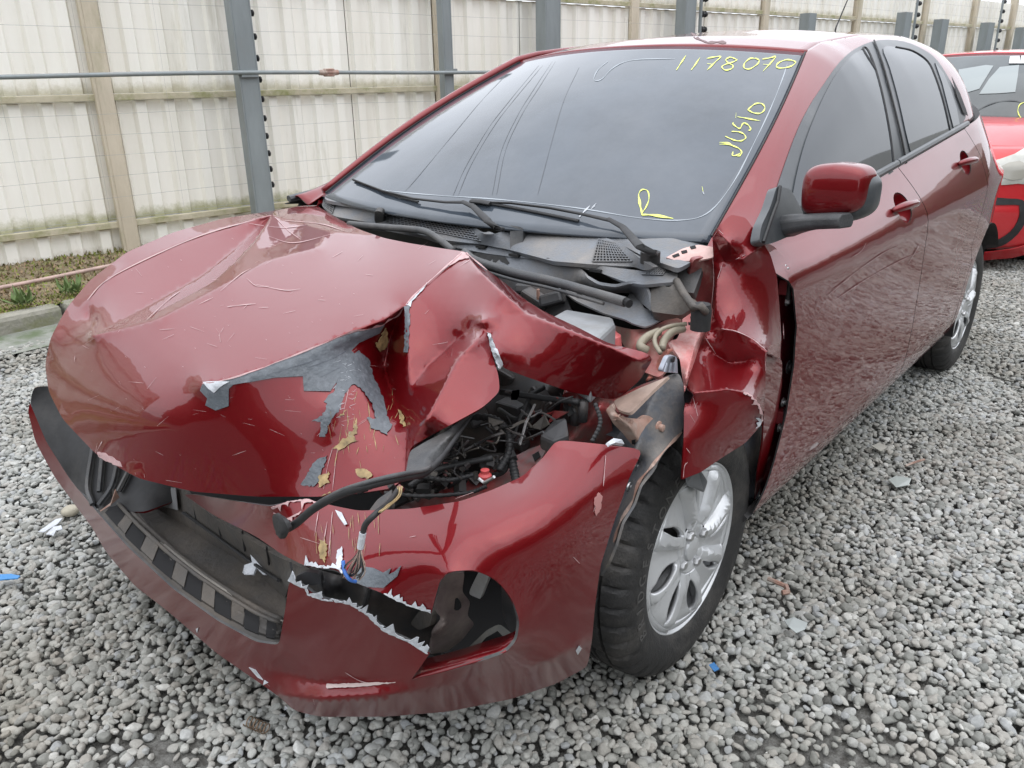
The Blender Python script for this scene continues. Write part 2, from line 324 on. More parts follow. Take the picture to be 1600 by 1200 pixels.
class Drape:
    """sheet metal stretched through outline and crease points: (px, py, axis, value[, axis...]); 1/depth is smoothed by thin-plate energy, creases stay sharp"""
    def __init__(s, outline, creases=(), soft=(), pts=(), step=12, holes=(), wb=1.0, smooth_out=0):
        def cv(L): return np.array([(p[0], p[1], 1/depth_of(p)) for p in L])
        o = cv(outline); c = [cv(l) for l in creases]; sf = [cv(l) for l in soft]; pp = cv(pts) if len(pts) else []
        if smooth_out: o = cr_spline(o, smooth_out, True)
        hs = [cv(h) if len(h[0]) > 2 else [(a, b, np.nan) for a, b in h] for h in holes]
        v2, T, org, V, le = triang(o, step, c+sf, hs, pp)
        n = len(v2); nc = sum(len(densify(l, step, False)) for l in c)
        nb = len(densify(o, step, True)); nh = sum(len(densify(h, step, True)) for h in hs)
        tgt = np.full(n, np.nan); kind = np.zeros(n, int)
        for i, g in enumerate(org):
            if g < 0 or g >= len(V): continue
            if len(V[g]) > 2 and not np.isnan(V[g][2]): tgt[i] = V[g][2]
            kind[i] = 1 if g < nb+nh else (2 if g < nb+nh+nc else 3)
        a, b_, c_ = v2[T[:, 0]], v2[T[:, 1]], v2[T[:, 2]]
        Lm = np.zeros((n, n))
        for (i, j, k) in ((0, 1, 2), (1, 2, 0), (2, 0, 1)):
            u = v2[T[:, i]]-v2[T[:, k]]; w = v2[T[:, j]]-v2[T[:, k]]
            ct = (u*w).sum(1)/(np.abs(u[:, 0]*w[:, 1]-u[:, 1]*w[:, 0])+1e-6); ct = np.clip(ct, -3, 6)*.5
            np.add.at(Lm, (T[:, i], T[:, j]), ct); np.add.at(Lm, (T[:, j], T[:, i]), ct)
        Lm[np.diag_indices(n)] = -Lm.sum(1)
        bd = {x for e in bound_loops(T) for x in e}
        act = np.array([kind[i] in (0, 3) and i not in bd for i in range(n)])
        R = Lm[act]; A = R.T @ R; W = np.where(np.isnan(tgt), 0, np.where(kind == 3, .04, 60.0))*wb
        A[np.diag_indices(n)] += W+1e-9
        w = np.linalg.solve(A, W*np.nan_to_num(tgt)); s.v2 = v2; s.T = T
        d = 1/np.clip(w, .08, 3); s.P = np.array([CP+ray(*p)*dd for p, dd in zip(v2, d)]); s.N = vnormals(s.P, T); s.le = le; s.kind = kind
        if ((CP-s.P)*s.N).sum(1).mean() < 0: s.T = T[:, ::-1]; s.N = -s.N
        s.crease_e = {tuple(sorted(e)) for e in le if e[0] >= 0 and e[1] >= 0 and kind[e[0]] <= 2 and kind[e[1]] <= 2}
    def build(s, name, mats, parent, th=.003, sub=1):
        """subdivided front sheet with crease edges, then solidified"""
        me = bpy.data.meshes.new(name); me.from_pydata(s.P.tolist(), [], [tuple(int(x) for x in t) for t in s.T]); me.update()
        cr = me.attributes.new('crease_edge', 'FLOAT', 'EDGE'); ek = {tuple(sorted(e.vertices)): e.index for e in me.edges}
        v = np.zeros(len(me.edges), np.float32)
        for e in s.crease_e:
            if e in ek: v[ek[e]] = .9
        for e in bound_loops(s.T): v[ek[tuple(sorted(e))]] = 1
        cr.data.foreach_set('value', v)
        me.polygons.foreach_set('use_smooth', np.ones(len(me.polygons), bool))
        sh = me.attributes.new('sharp_edge', 'BOOLEAN', 'EDGE'); sh.data.foreach_set('value', v > .95)
        o = link(name, me, parent, mats)
        if sub: m = o.modifiers.new('s', 'SUBSURF'); m.levels = m.render_levels = sub
        t = o.modifiers.new('t', 'SOLIDIFY'); t.thickness = th; t.offset = -1; t.use_rim = True
        t.material_offset = min(1, len(mats)-1); t.material_offset_rim = min(2, len(mats)-1)
        s.bvh = None; return o
    def base(s):
        b = Base.__new__(Base); b.V = s.P; b.N = s.N; b.T = s.T; b.bvh = BVHTree.FromPolygons(s.P.tolist(), s.T.tolist()); b.P2, b.D = pix(s.P); return b
def decal(name, bases, outline, m, parent, step=10, off=.0022, jag=0, holes=()):
    """a thin flake, scratch or chalk stroke lying on the first surface it meets"""
    o = densify(outline, max(3, step*.6), True)
    if jag: o = o+RS.uniform(-jag, jag, o.shape)
    v2, T, *_ = triang(o, step, holes=holes)
    if len(T) == 0: return None
    bs = bases if isinstance(bases, (list, tuple)) else [bases]
    P = []; Nn = []
    for p in v2:
        hs = [b.hit(*p) for b in bs]; h = min(hs, key=lambda q: np.linalg.norm(q[0]-CP)); n = h[1] if np.dot(CP-h[0], h[1]) > 0 else -h[1]
        P.append(h[0]); Nn.append(n)
    P = np.array(P); Nn = np.array(Nn)
    return shell(name, P+Nn*off, Nn, T, [m], parent, th=.0012, use_n=True)
def stroke_poly(pts, w):                        # polyline in the picture -> outline of a stroke of width w
    p = np.asarray(pts, float); t = np.gradient(p, axis=0); t /= np.linalg.norm(t, axis=1, keepdims=True)+1e-9; n = np.c_[-t[:, 1], t[:, 0]]
    w = np.asarray(w if hasattr(w, '__len__') else [w]*len(p))[:, None]/2
    return np.vstack([p+n*w, (p-n*w)[::-1]])
def strokes(name, base, lines, w, m, parent, off=.0016):     # several pen strokes / scratches, one mesh
    if 1 < len(lines) <= 30:
        for l in lines: r_ = strokes(name, base, [l], w, m, parent, off)
        return r_
    mb = MB()
    for l in lines:
        l = np.asarray(l, float); l = cr_spline(l, 5) if len(l) > 2 else densify(l, 6, False); k = len(l)
        t = np.gradient(l, axis=0); t /= np.linalg.norm(t, axis=1, keepdims=True)+1e-9; n = np.c_[-t[:, 1], t[:, 0]]
        ww = w*(.75+.35*np.sin(np.arange(k)*.9+RS.rand()*6))*np.minimum(1, .35+np.minimum(np.arange(k), k-1-np.arange(k))*.4)
        V = []
        for q in np.vstack([l+n*ww[:, None]/2, l-n*ww[:, None]/2]):
            h, nn = base.hit(*q); nn = nn if np.dot(CP-h, nn) > 0 else -nn; V.append(h+nn*off)
        mb.add(V, [(i, i+1, k+i+1, k+i) for i in range(k-1)])
    o = mb.obj(name, m, parent)
    if len(lines) > 30: o['kind'] = 'stuff'
    return o
# ================================================================== THE SETTING
# ground sheet: dark damp grit that the pebbles lie on, out to the horizon
gm = mat('damp_grit', (.085, .08, .07), .9, col2=(.055, .052, .047), vscale=1.7, bump=1.0, bscale=90, dirt=(.22, .22, .205), dscale=60, dlo=.4, dhi=.75)
gme = bpy.data.meshes.new('ground')
gx = np.linspace(-8, 5, 90); gy = np.linspace(-3.2, 8, 80)
mk('ground', [(-400, -400, -.02), (400, -400, -.02), (400, 400, -.02), (-400, 400, -.02)], [(0, 1, 2, 3)], gm)['kind'] = 'structure'
def far_gravel():
    m = bpy.data.materials.new('far_gravel'); m.use_nodes = True; N, L = m.node_tree.nodes, m.node_tree.links; p = N['Principled BSDF']; p.inputs['Roughness'].default_value = .9
    tc = N.new('ShaderNodeTexCoord'); v = N.new('ShaderNodeTexVoronoi'); v.inputs['Scale'].default_value = 38; L.new(tc.outputs['Object'], v.inputs['Vector'])
    r = N.new('ShaderNodeValToRGB'); L.new(v.outputs['Distance'], r.inputs[0]); r.color_ramp.elements[0].color = (.34, .335, .32, 1); r.color_ramp.elements[1].color = (.07, .068, .06, 1); r.color_ramp.elements[1].position = .75
    x = N.new('ShaderNodeMixRGB'); x.blend_type = 'MULTIPLY'; x.inputs[0].default_value = .6; L.new(r.outputs[0], x.inputs[1]); L.new(v.outputs['Color'], x.inputs[2]); L.new(x.outputs[0], p.inputs['Base Color'])
    b = N.new('ShaderNodeBump'); b.inputs['Strength'].default_value = 1; b.inputs['Distance'].default_value = .02; b.invert = True; L.new(v.outputs['Distance'], b.inputs['Height']); L.new(b.outputs[0], p.inputs['Normal'])
    return m
fg = far_gravel()
mk('gravel_yard', [(-60, -3.2, -.012), (-6.8, -3.2, -.012), (-6.8, 60, -.012), (-60, 60, -.012)], [(0, 1, 2, 3)], fg)['kind'] = 'structure'
mk('gravel_yard', [(-6.8, 3.9, -.012), (40, 3.9, -.012), (40, 60, -.012), (-6.8, 60, -.012)], [(0, 1, 2, 3)], fg)['kind'] = 'structure'
mk('gravel_yard', [(2.3, -3.2, -.012), (40, -3.2, -.012), (40, 3.9, -.012), (2.3, 3.9, -.012)], [(0, 1, 2, 3)], fg)['kind'] = 'structure'

# pebbles
def pebble_points():
    sp = .0182; X0, X1, Y0, Y1 = -6.8, 2.3, -3.18, 3.9
    xs = np.arange(X0, X1, sp); ys = np.arange(Y0, Y1, sp*.866)
    gx, gy = np.meshgrid(xs, ys); gx = gx+(np.arange(len(ys)) % 2)[:, None]*sp/2
    P = np.c_[gx.ravel(), gy.ravel()]; P += RS.uniform(-.45, .45, P.shape)*sp
    P2 = P[RS.rand(len(P)) < .38]+RS.uniform(-.5, .5, 2)*sp
    # thin patches where grit shows through
    def nz(p, s, o): return np.sin(p[:, 0]*s+o)*np.cos(p[:, 1]*s*1.13+o*2.1)+.6*np.sin(p[:, 0]*s*2.3+p[:, 1]*s*1.7+o)+.5*np.cos(p[:, 1]*s*3.1-p[:, 0]*s*1.9+o*3)+.35*np.sin(p[:, 0]*s*6.3-p[:, 1]*s*5.1)
    def z(p, base, jit): 
        d = np.clip((nz(p, 2.6, 1.3)-.65)*.9, 0, 1); return base+RS.uniform(-jit, jit, len(p))-.013*d-.0025*nz(p, 1.4, .4)
    z1 = z(P, .000, .003); z2 = z(P2, .007, .004)
    d1 = np.clip((nz(P, 2.6, 1.3)-.6), 0, 1); k = RS.rand(len(P)) > d1*.45
    d2 = nz(P2, 2.6, 1.3) < .75+RS.uniform(-.3, .3, len(P2))
    A = np.vstack([np.c_[P, z1][k], np.c_[P2, z2][d2]])
    return A
PB = pebble_points()
# keep the strip of kerb clear
gravel_me = bpy.data.meshes.new('gravel'); gravel_me.from_pydata(PB.tolist(), [], [])
gravel = bpy.data.objects.new('gravel', gravel_me); COL.objects.link(gravel); gravel['kind'] = 'stuff'; gravel['label'] = 'pale grey rounded pebbles covering the yard'
pm = bpy.data.materials.new('pebble'); pm.use_nodes = True
N, L = pm.node_tree.nodes, pm.node_tree.links; p = N['Principled BSDF']; p.inputs['Roughness'].default_value = .78; p.inputs['Specular IOR Level'].default_value = .35
oi = N.new('ShaderNodeObjectInfo'); rp = N.new('ShaderNodeValToRGB'); L.new(oi.outputs['Random'], rp.inputs[0])
els = rp.color_ramp.elements; els[0].color = (.20, .205, .19, 1); els[1].color = (.60, .60, .57, 1)
for pos, c in ((.15, (.30, .305, .285)), (.4, (.39, .395, .372)), (.62, (.36, .345, .315)), (.8, (.46, .46, .43)), (.93, (.34, .355, .36))):
    e = els.new(pos); e.color = (*c, 1)
tc = N.new('ShaderNodeTexCoord'); n = N.new('ShaderNodeTexNoise'); n.inputs['Scale'].default_value = 1.6; n.inputs['Detail'].default_value = 9; n.inputs['Roughness'].default_value = .7; L.new(tc.outputs['Object'], n.inputs['Vector'])
x = N.new('ShaderNodeMixRGB'); x.blend_type = 'MULTIPLY'; x.inputs[0].default_value = .55; L.new(rp.outputs[0], x.inputs[1])
r = N.new('ShaderNodeMapRange'); r.inputs['From Min'].default_value = .3; r.inputs['From Max'].default_value = .7; r.inputs['To Min'].default_value = .55; r.inputs['To Max'].default_value = 1.25; L.new(n.outputs['Fac'], r.inputs['Value']); L.new(r.outputs[0], x.inputs[2])
# world-scale staining so that whole patches are dustier or browner
ge = N.new('ShaderNodeNewGeometry'); n3 = N.new('ShaderNodeTexNoise'); n3.inputs['Scale'].default_value = 1.15; n3.inputs['Detail'].default_value = 6; L.new(ge.outputs['Position'], n3.inputs['Vector'])
r3 = N.new('ShaderNodeMapRange'); r3.inputs['From Min'].default_value = .42; r3.inputs['From Max'].default_value = .66; r3.inputs['To Max'].default_value = .85; L.new(n3.outputs['Fac'], r3.inputs['Value'])
x3 = N.new('ShaderNodeMixRGB'); x3.blend_type = 'MULTIPLY'; L.new(r3.outputs[0], x3.inputs[0]); L.new(x.outputs[0], x3.inputs[1]); x3.inputs[2].default_value = (.62, .58, .52, 1); MULT = N.new('ShaderNodeVectorMath'); MULT.operation = 'SCALE'; MULT.inputs['Scale'].default_value = .95; L.new(x3.outputs[0], MULT.inputs[0])
L.new(MULT.outputs[0], p.inputs['Base Color'])
b = N.new('ShaderNodeBump'); b.inputs['Strength'].default_value = .35; b.inputs['Distance'].default_value = .002; L.new(n.outputs['Fac'], b.inputs['Height']); L.new(b.outputs[0], p.inputs['Normal'])
def gravel_nodes():
    g = bpy.data.node_groups.new('gravel', 'GeometryNodeTree'); g.interface.new_socket('Geometry', in_out='INPUT', socket_type='NodeSocketGeometry'); g.interface.new_socket('Geometry', in_out='OUTPUT', socket_type='NodeSocketGeometry')
    N, L = g.nodes, g.links; gi = N.new('NodeGroupInput'); go = N.new('NodeGroupOutput')
    gj = N.new('GeometryNodeGeometryToInstance'); joined = []
    for k in range(9):
        ic = N.new('GeometryNodeMeshIcoSphere'); ic.inputs['Radius'].default_value = 1; ic.inputs['Subdivisions'].default_value = 3
        sp = N.new('GeometryNodeSetPosition'); L.new(ic.outputs[0], sp.inputs['Geometry'])
        nt = N.new('ShaderNodeTexNoise'); nt.inputs['Scale'].default_value = .75; nt.inputs['Detail'].default_value = 1.5; nt.noise_dimensions = '4D'; nt.inputs['W'].default_value = k*3.7
        ps = N.new('GeometryNodeInputPosition'); L.new(ps.outputs[0], nt.inputs['Vector'])
        sb = N.new('ShaderNodeVectorMath'); sb.operation = 'SUBTRACT'; L.new(nt.outputs['Color'], sb.inputs[0]); sb.inputs[1].default_value = (.5, .5, .5)
        sc = N.new('ShaderNodeVectorMath'); sc.operation = 'SCALE'; L.new(sb.outputs[0], sc.inputs[0]); sc.inputs['Scale'].default_value = 1.15
        L.new(sc.outputs[0], sp.inputs['Offset'])
        tr = N.new('GeometryNodeTransform'); tr.inputs['Scale'].default_value = ((1.15, .95, .68), (1.0, .9, .75), (1.25, .8, .6), (1.05, 1.0, .62), (1.1, .75, .7), (.95, .95, .85), (1.35, .85, .55), (1.0, .85, .6), (1.2, 1.0, .5))[k]
        L.new(sp.outputs[0], tr.inputs['Geometry'])
        sm = N.new('GeometryNodeSetShadeSmooth'); L.new(tr.outputs[0], sm.inputs[0])
        st = N.new('GeometryNodeSetMaterial'); st.inputs['Material'].default_value = pm; L.new(sm.outputs[0], st.inputs[0])
        joined.append(st)
    for s in reversed(joined): L.new(s.outputs[0], gj.inputs[0])
    ip = N.new('GeometryNodeInstanceOnPoints'); mp = N.new('GeometryNodeMeshToPoints'); L.new(gi.outputs[0], mp.inputs[0]); L.new(mp.outputs[0], ip.inputs['Points']); L.new(gj.outputs[0], ip.inputs['Instance']); ip.inputs['Pick Instance'].default_value = True
    rr = N.new('FunctionNodeRandomValue'); rr.data_type = 'FLOAT_VECTOR'; rr.inputs[0].default_value = (-.45, -.45, 0); rr.inputs[1].default_value = (.45, .45, 6.283); L.new(rr.outputs[0], ip.inputs['Rotation'])
    rs = N.new('FunctionNodeRandomValue'); rs.data_type = 'FLOAT'; rs.inputs[2].default_value = 0; rs.inputs[3].default_value = 1; rs.inputs['Seed'].default_value = 5
    pw = N.new('ShaderNodeMath'); pw.operation = 'POWER'; L.new(rs.outputs[1], pw.inputs[0]); pw.inputs[1].default_value = 2.2
    ma = N.new('ShaderNodeMath'); ma.operation = 'MULTIPLY_ADD'; L.new(pw.outputs[0], ma.inputs[0]); ma.inputs[1].default_value = .0080; ma.inputs[2].default_value = .0070; L.new(ma.outputs[0], ip.inputs['Scale'])
    L.new(ip.outputs[0], go.inputs[0]); return g
gmod = gravel.modifiers.new('pebbles', 'NODES'); gmod.node_group = gravel_nodes()

# ------------------------------------------------------------------ corrugated boundary wall
FD = np.array([-.98759, .15703, 0]); FN = np.array([.15703, .98759, 0]); FA = np.array([-.875, -4.682, 0]); FROT = math.atan2(FD[1], FD[0])
def fpt(s, z, off=0.): return FA+FD*s+FN*off+np.array([0, 0, z])
wallm = mat('weathered_cream_sheet', (.90, .88, .82), .6, col2=(.79, .76, .68), vscale=3.2, bump=.15, bscale=30, tscale=(1, 1, .13), dirt=(.44, .41, .30), dscale=6, dlo=.56, dhi=.85)
def wall_material():
    m = wallm; N, L = m.node_tree.nodes, m.node_tree.links; p = N['Principled BSDF']; src = p.inputs['Base Color'].links[0].from_socket
    ge = N.new('ShaderNodeNewGeometry'); se = N.new('ShaderNodeSeparateXYZ'); L.new(ge.outputs['Position'], se.inputs[0])
    n = N.new('ShaderNodeTexNoise'); n.inputs['Scale'].default_value = 9; n.inputs['Detail'].default_value = 9; n.inputs['Roughness'].default_value = .75; L.new(ge.outputs['Position'], n.inputs['Vector'])
    def band(z0, z1, amt, col, s):
        r = N.new('ShaderNodeMapRange'); r.inputs['From Min'].default_value = z0; r.inputs['From Max'].default_value = z1; r.inputs['To Min'].default_value = 1; r.inputs['To Max'].default_value = 0; L.new(se.outputs['Z'], r.inputs['Value'])
        a = N.new('ShaderNodeMath'); a.operation = 'ADD'; L.new(r.outputs[0], a.inputs[0]); L.new(n.outputs['Fac'], a.inputs[1])
        q = N.new('ShaderNodeMapRange'); q.inputs['From Min'].default_value = 1.05; q.inputs['From Max'].default_value = 1.45; q.inputs['To Max'].default_value = amt; L.new(a.outputs[0], q.inputs['Value'])
        st = N.new('ShaderNodeMath'); st.operation = 'GREATER_THAN'; L.new(se.outputs['Z'], st.inputs[0]); st.inputs[1].default_value = z0-.06
        mu = N.new('ShaderNodeMath'); mu.operation = 'MULTIPLY'; L.new(q.outputs[0], mu.inputs[0]); L.new(st.outputs[0], mu.inputs[1])
        x = N.new('ShaderNodeMixRGB'); L.new(mu.outputs[0], x.inputs[0]); L.new(s, x.inputs[1]); x.inputs[2].default_value = (*col, 1); return x.outputs[0]
    s = band(.37, .55, .8, (.27, .27, .11), src); s = band(1.25, 1.42, .6, (.33, .30, .16), s); s = band(2.04, 2.2, .5, (.30, .27, .17), s); s = band(.1, .3, .7, (.32, .26, .18), s)
    L.new(s, p.inputs['Base Color'])
wall_material()
postm = mat('cream_concrete_post', (.60, .53, .42), .75, col2=(.48, .42, .32), vscale=5, tscale=(1, 1, .3), bump=.3, bscale=60, dirt=(.34, .31, .2), dscale=4, dlo=.5, dhi=.75)
railm = mat('mossy_rail', (.55, .50, .38), .75, col2=(.42, .38, .26), vscale=8, bump=.3, bscale=50, dirt=(.24, .25, .10), dscale=6, dlo=.48, dhi=.68)
WT = empty('boundary_wall', FA, FROT, label='long cream corrugated sheet wall behind the cars with posts and mossy rails', cat='wall')
def corr(s0, s1, z0, z1):                      # one corrugated sheet, in wall coordinates (x along, y towards the yard is negative local)
    per = .205; prof = [(0, 0), (.075, 0), (.095, .034), (.165, .034), (.185, 0)]
    xs = [(s0, 0.)]; k = math.floor(s0/per)
    while True:
        for dx, dy in prof:
            x = k*per+dx
            if s0 < x < s1: xs.append((x, dy+random.uniform(-.002, .002)))
        k += 1
        if k*per > s1: break
    xs.append((s1, 0.)); n = len(xs); V = []; F = []; rows = 4
    for j in range(rows):
        z = z0+(z1-z0)*j/(rows-1)
        for x, y in xs: V.append((x, -y, z+ (random.uniform(-.004, .004) if 0 < j < rows-1 else 0)))
    for j in range(rows-1):
        for i in range(n-1): F.append((j*n+i, j*n+i+1, (j+1)*n+i+1, (j+1)*n+i))
    return V, F
posts_s = [-5.2, -2.3, .5, 3.45, 6.1, 8.66, 11.08, 13.31, 15.31, 17.15, 19.3, 21.5, 24, 27, 30]
for a, b_ in zip(posts_s[:-1], posts_s[1:]):
    mid = (a+b_)/2
    for z0, z1 in ((.02, .315), (.365, 1.195), (1.245, 1.995), (2.05, 2.62 if a < 13 else 2.45)):
        V, F = corr(a+.05, b_-.05, z0, z1); sh = mk('sheet', V, F, wallm, WT); m_ = sh.modifiers.new('t', 'SOLIDIFY'); m_.thickness = .006
    for z in (.34, 1.22, 2.022):
        MB().box(((a+b_)/2, -.052, z), (b_-a-.11, .035, .046)).obj('rail', railm, WT, bevel=.005)
for s_ in posts_s:
    mb = MB(); mb.box((s_, -.03, 1.32), (.105, .12, 2.64)); mb.box((s_-.062, -.072, 1.3), (.02, .05, 2.6)); mb.obj('post', postm, WT, bevel=.006)
jm_ = mat('dark_joint', (.12, .11, .09), .8)  # dark grey-brown strips over the sheet joints
for s_ in (2.49, 4.43, 7.4):                    # overlaps between neighbouring sheets
    for z0, z1 in ((.37, 1.19), (1.25, 1.99), (2.05, 2.6)): MB().box((s_, -.037, (z0+z1)/2), (.005, .005, z1-z0)).obj('joint', jm_, WT)
# ------------------------------------------------------------------ grey steel posts of the electric fence, insulators, conduit and wires
def steel_post(s_, w, d, h, lab, ins=True, lean=0., z_i=(1.95, 1.78, 1.62, 1.47, 1.32, 1.18, 1.04, .91, .78, .66, .54)):
    r = empty('steel_post', fpt(s_, 0, .30), FROT, label=lab, cat='post', group='grey steel posts along the wall')
    mb = MB(); mb.box((0, 0, h/2), (w*.12, d, h)); mb.box((-w*.44, -d/2+.004, h/2), (w*.88, .008, h)) if False else None
    mb = MB(); t = .012
    mb.box((-w/2+t/2, 0, h/2), (t, d, h)); mb.box((w/2-t/2, 0, h/2), (t, d, h)); mb.box((0, -d/2+t/2, h/2), (w-2*t-.002, t, h)); mb.obj('channel', M['steel'], r, bevel=.002)
    if ins:
        for z in z_i:
            q = MB(); q.lathe([(.010, -.006), (.023, .004), (.026, .013), (.014, .018), (.014, .024), (.024, .030), (.024, .040), (.011, .048)], (w/2+.006, d*.25, z), 'X', 10); q.obj('insulator', M['dark'], r, smooth='auto')
    return r
PL = [(1.45, .155, .10, 2.7, 'wide grey steel post with a row of black insulators, left of the windshield', 1),
      (3.32, .10, .08, 2.7, 'slim grey steel post behind the far end of the conduit, beside the roof front', 0),
      (4.57, .20, .14, 2.7, 'broad scuffed grey steel post rising above the middle of the car roof', 0),
      (6.70, .19, .14, 2.3, 'grey steel post with a thin insulator rod on its right, above the roof', 0),
      (9.29, .18, .14, 2.02, 'short square grey post capped just beside the roof antenna', 0),
      (12.05, .22, .14, 2.12, 'short grey post just left of the nearer insulator rod over the rear door', 0),
      (13.38, .26, .14, 2.06, 'short grey post right of the nearer insulator rod, left of the red car', 0),
      (15.30, .28, .14, 2.06, 'short grey post left of the farther insulator rod over the red car', 0),
      (17.0, .30, .14, 2.02, 'short grey post at the right edge over the red car roof', 0)]
for s_, w, d, h, lab, i in PL: steel_post(s_, w, d, h, lab, i)
for s_, h, lab in ((7.0, 2.6, 'thin rod with black insulators next to a grey post above the roof'), (12.45, 2.9, 'nearer leaning rod with black insulators, above the rear door'), (15.85, 2.9, 'farther rod with black insulators, above the red car roof')):
    r = empty('insulator_rod', fpt(s_, 0, .30), FROT, label=lab, cat='pole', group='insulator rods of the electric fence')
    MB().tube([(0, 0, 0), (-.04, 0, h)], .02, 8).obj('rod', M['steel'], r)
    for z in np.arange(1.3, h, .16): MB().lathe([(.015, 0), (.035, .01), (.035, .03), (.02, .04), (.02, .06), (.035, .07), (.03, .09)], (.012-.04*z/h, 0, z), 'X', 8).obj('insulator', M['dark'], r)
cp = empty('conduit_pipe', fpt(0, 1.36, .37), FROT, label='grey horizontal conduit pipe strung along the steel posts', cat='pipe')
MB().tube([(x, 0, .0006*x*x*0+.01*math.sin(x*1.3)) for x in np.linspace(-3.5, 8, 24)], .0155, 10).obj('tube', M['steel'], cp, smooth=True)
mb = MB(); mb.tube([(2.02, 0, .003), (2.06, 0, .003), (2.065, 0, .003), (2.15, 0, .003), (2.155, 0, .003), (2.19, 0, .003)], [.019, .022, .03, .03, .022, .019], 8); mb.box((2.11, 0, .003), (.07, .05, .05)); mb.obj('coupling', M['rust'], cp)
for x in (1.45, 3.32): MB().box((x, .01, 0), (.13, .03, .045)).obj('clamp', M['steel'], cp)
wr = empty('wire_fence', fpt(0, 0, .25), FROT, label='thin horizontal wires of the electric fence in front of the wall', cat='fence')
wirem = mat('dull_wire', (.36, .36, .35), .5, .3)
for z in (.42, .56, .70, .84, .98, 1.12, 1.50, 1.66, 1.82, 1.98, 2.14, 2.3):
    MB().tube([(x, .0, z+.006*math.sin(x*2+z*9)) for x in np.linspace(-4, 24, 40)], .0011, 4).obj('wire', wirem, wr)
for x in np.arange(-3.3, 20, .52): MB().tube([(x, .004, .4), (x+.01, .004, 2.4)], .0006, 4).obj('stay', wirem, wr)

# ------------------------------------------------------------------ verge, kerb, gutter, hose
def strip(name, m, y0, y1, z0, z1, nx=120, ny=14, amp=.02, seed=0, x0=-14, x1=6):
    rs = np.random.RandomState(seed); X = np.linspace(x0, x1, nx); V = []; F = []
    ph = rs.uniform(0, 6, 8)
    for j in range(ny):
        t = j/(ny-1)
        for x in X:
            yw = y0(x) if callable(y0) else y0
            y = yw+(y1-yw)*t; e = math.sin(math.pi*t)
            z = z0+(z1-z0)*t+amp*e*(math.sin(x*3+ph[0])+.7*math.sin(x*7+y*9+ph[1])+.4*math.sin(x*17-y*21+ph[2])+rs.uniform(-.4, .4))
            V.append((x, y, z))
    for j in range(ny-1):
        for i in range(nx-1): F.append((j*nx+i, j*nx+i+1, (j+1)*nx+i+1, (j+1)*nx+i))
    return mk(name, V, F, m, smooth=True)
def wall_y(x): t = (x-FA[0])/FD[0]; return FA[1]+FD[1]*t
vgm = mat('leaf_litter_soil', (.16, .12, .075), .95, col2=(.27, .22, .14), vscale=14, bump=1, bscale=70, dirt=(.13, .15, .03), dscale=3.2, dlo=.47, dhi=.6)
o = strip('verge_soil', vgm, lambda x: max(wall_y(x)-.12, -9), -3.56, .15, .10, 220, 40, .012, 3); o['kind'] = 'structure'
gut = mat('wet_mossy_concrete', (.17, .18, .155), .55, col2=(.27, .275, .25), vscale=6, bump=.4, bscale=60, dirt=(.10, .13, .07), dscale=4, dlo=.45, dhi=.6)
o = strip('gutter', gut, -3.44, -3.05, .012, .004, 160, 8, .004, 5); o['kind'] = 'structure'
kerb = empty('kerb', (0, -3.5, 0), label='low rounded concrete kerb stones between verge and gutter', cat='kerb')
kbm = mat('weathered_kerb', (.30, .285, .24), .85, col2=(.20, .195, .16), vscale=7, bump=.6, bscale=45, dirt=(.14, .15, .06), dscale=4, dlo=.45, dhi=.65)
for i in range(-12, 4):
    x = i*.92-.33-.05; MB().box((x+.455, random.uniform(-.008, .008), .045), (.895, .12, .135)).obj('kerb_stone', kbm, kerb, bevel=.028)
hz = mat('faded_pink_hose', (.42, .30, .26), .6, var=.2, vscale=12)
tag(MB().tube([(x, -3.98+.04*math.sin(x*1.7), .162+.006*math.sin(x*4)) for x in np.linspace(-5, 4, 50)], .013, 8).obj('hose', hz, smooth=True), 'faded pink hose lying along the soil verge under the wall', 'hose')
# moss and litter tufts: nobody could count them
def tufts(name, lab, n, xr, yr, h, cols, rs, blade=.004, zf=lambda x, y: .12):
    mb = MB(); fm = []
    for i in range(n):
        x, y = rs.uniform(*xr), rs.uniform(*yr); a = rs.uniform(0, 6.28); l = h*rs.uniform(.4, 1.2); t = rs.uniform(.2, 1.3); z = zf(x, y)
        dx, dy = math.cos(a), math.sin(a); w = blade*rs.uniform(.6, 1.5)
        mb.add([(x-dy*w, y+dx*w, z), (x+dy*w, y-dx*w, z), (x+dx*l*math.sin(t), y+dy*l*math.sin(t), z+l*math.cos(t))], [(0, 1, 2)]); fm.append(rs.randint(len(cols)))
    o = mb.obj(name, list(cols), fm=fm); tag(o, lab, kind='stuff'); return o
rs_ = np.random.RandomState(11)
mossm = mat('yellow_green_moss', (.16, .19, .03), .95, var=.4, vscale=30); leafm = mat('dry_leaf', (.24, .17, .10), .9, var=.4, vscale=30); weedm = mat('weed_leaf', (.10, .15, .045), .7, var=.3, vscale=30)
tufts('moss', 'yellow green moss on the verge along the kerb', 9000, (-3.5, 1.2), (-3.78, -3.5), .018, [mossm, mossm, leafm], rs_, .006, lambda x, y: .105)
tufts('leaf_litter', 'brown dry leaf litter on the verge below the wall', 14000, (-4.5, 1.5), (-4.85, -3.7), .03, [leafm, vgm, leafm, mossm], rs_, .008, lambda x, y: .12+.03*(-3.56-y))
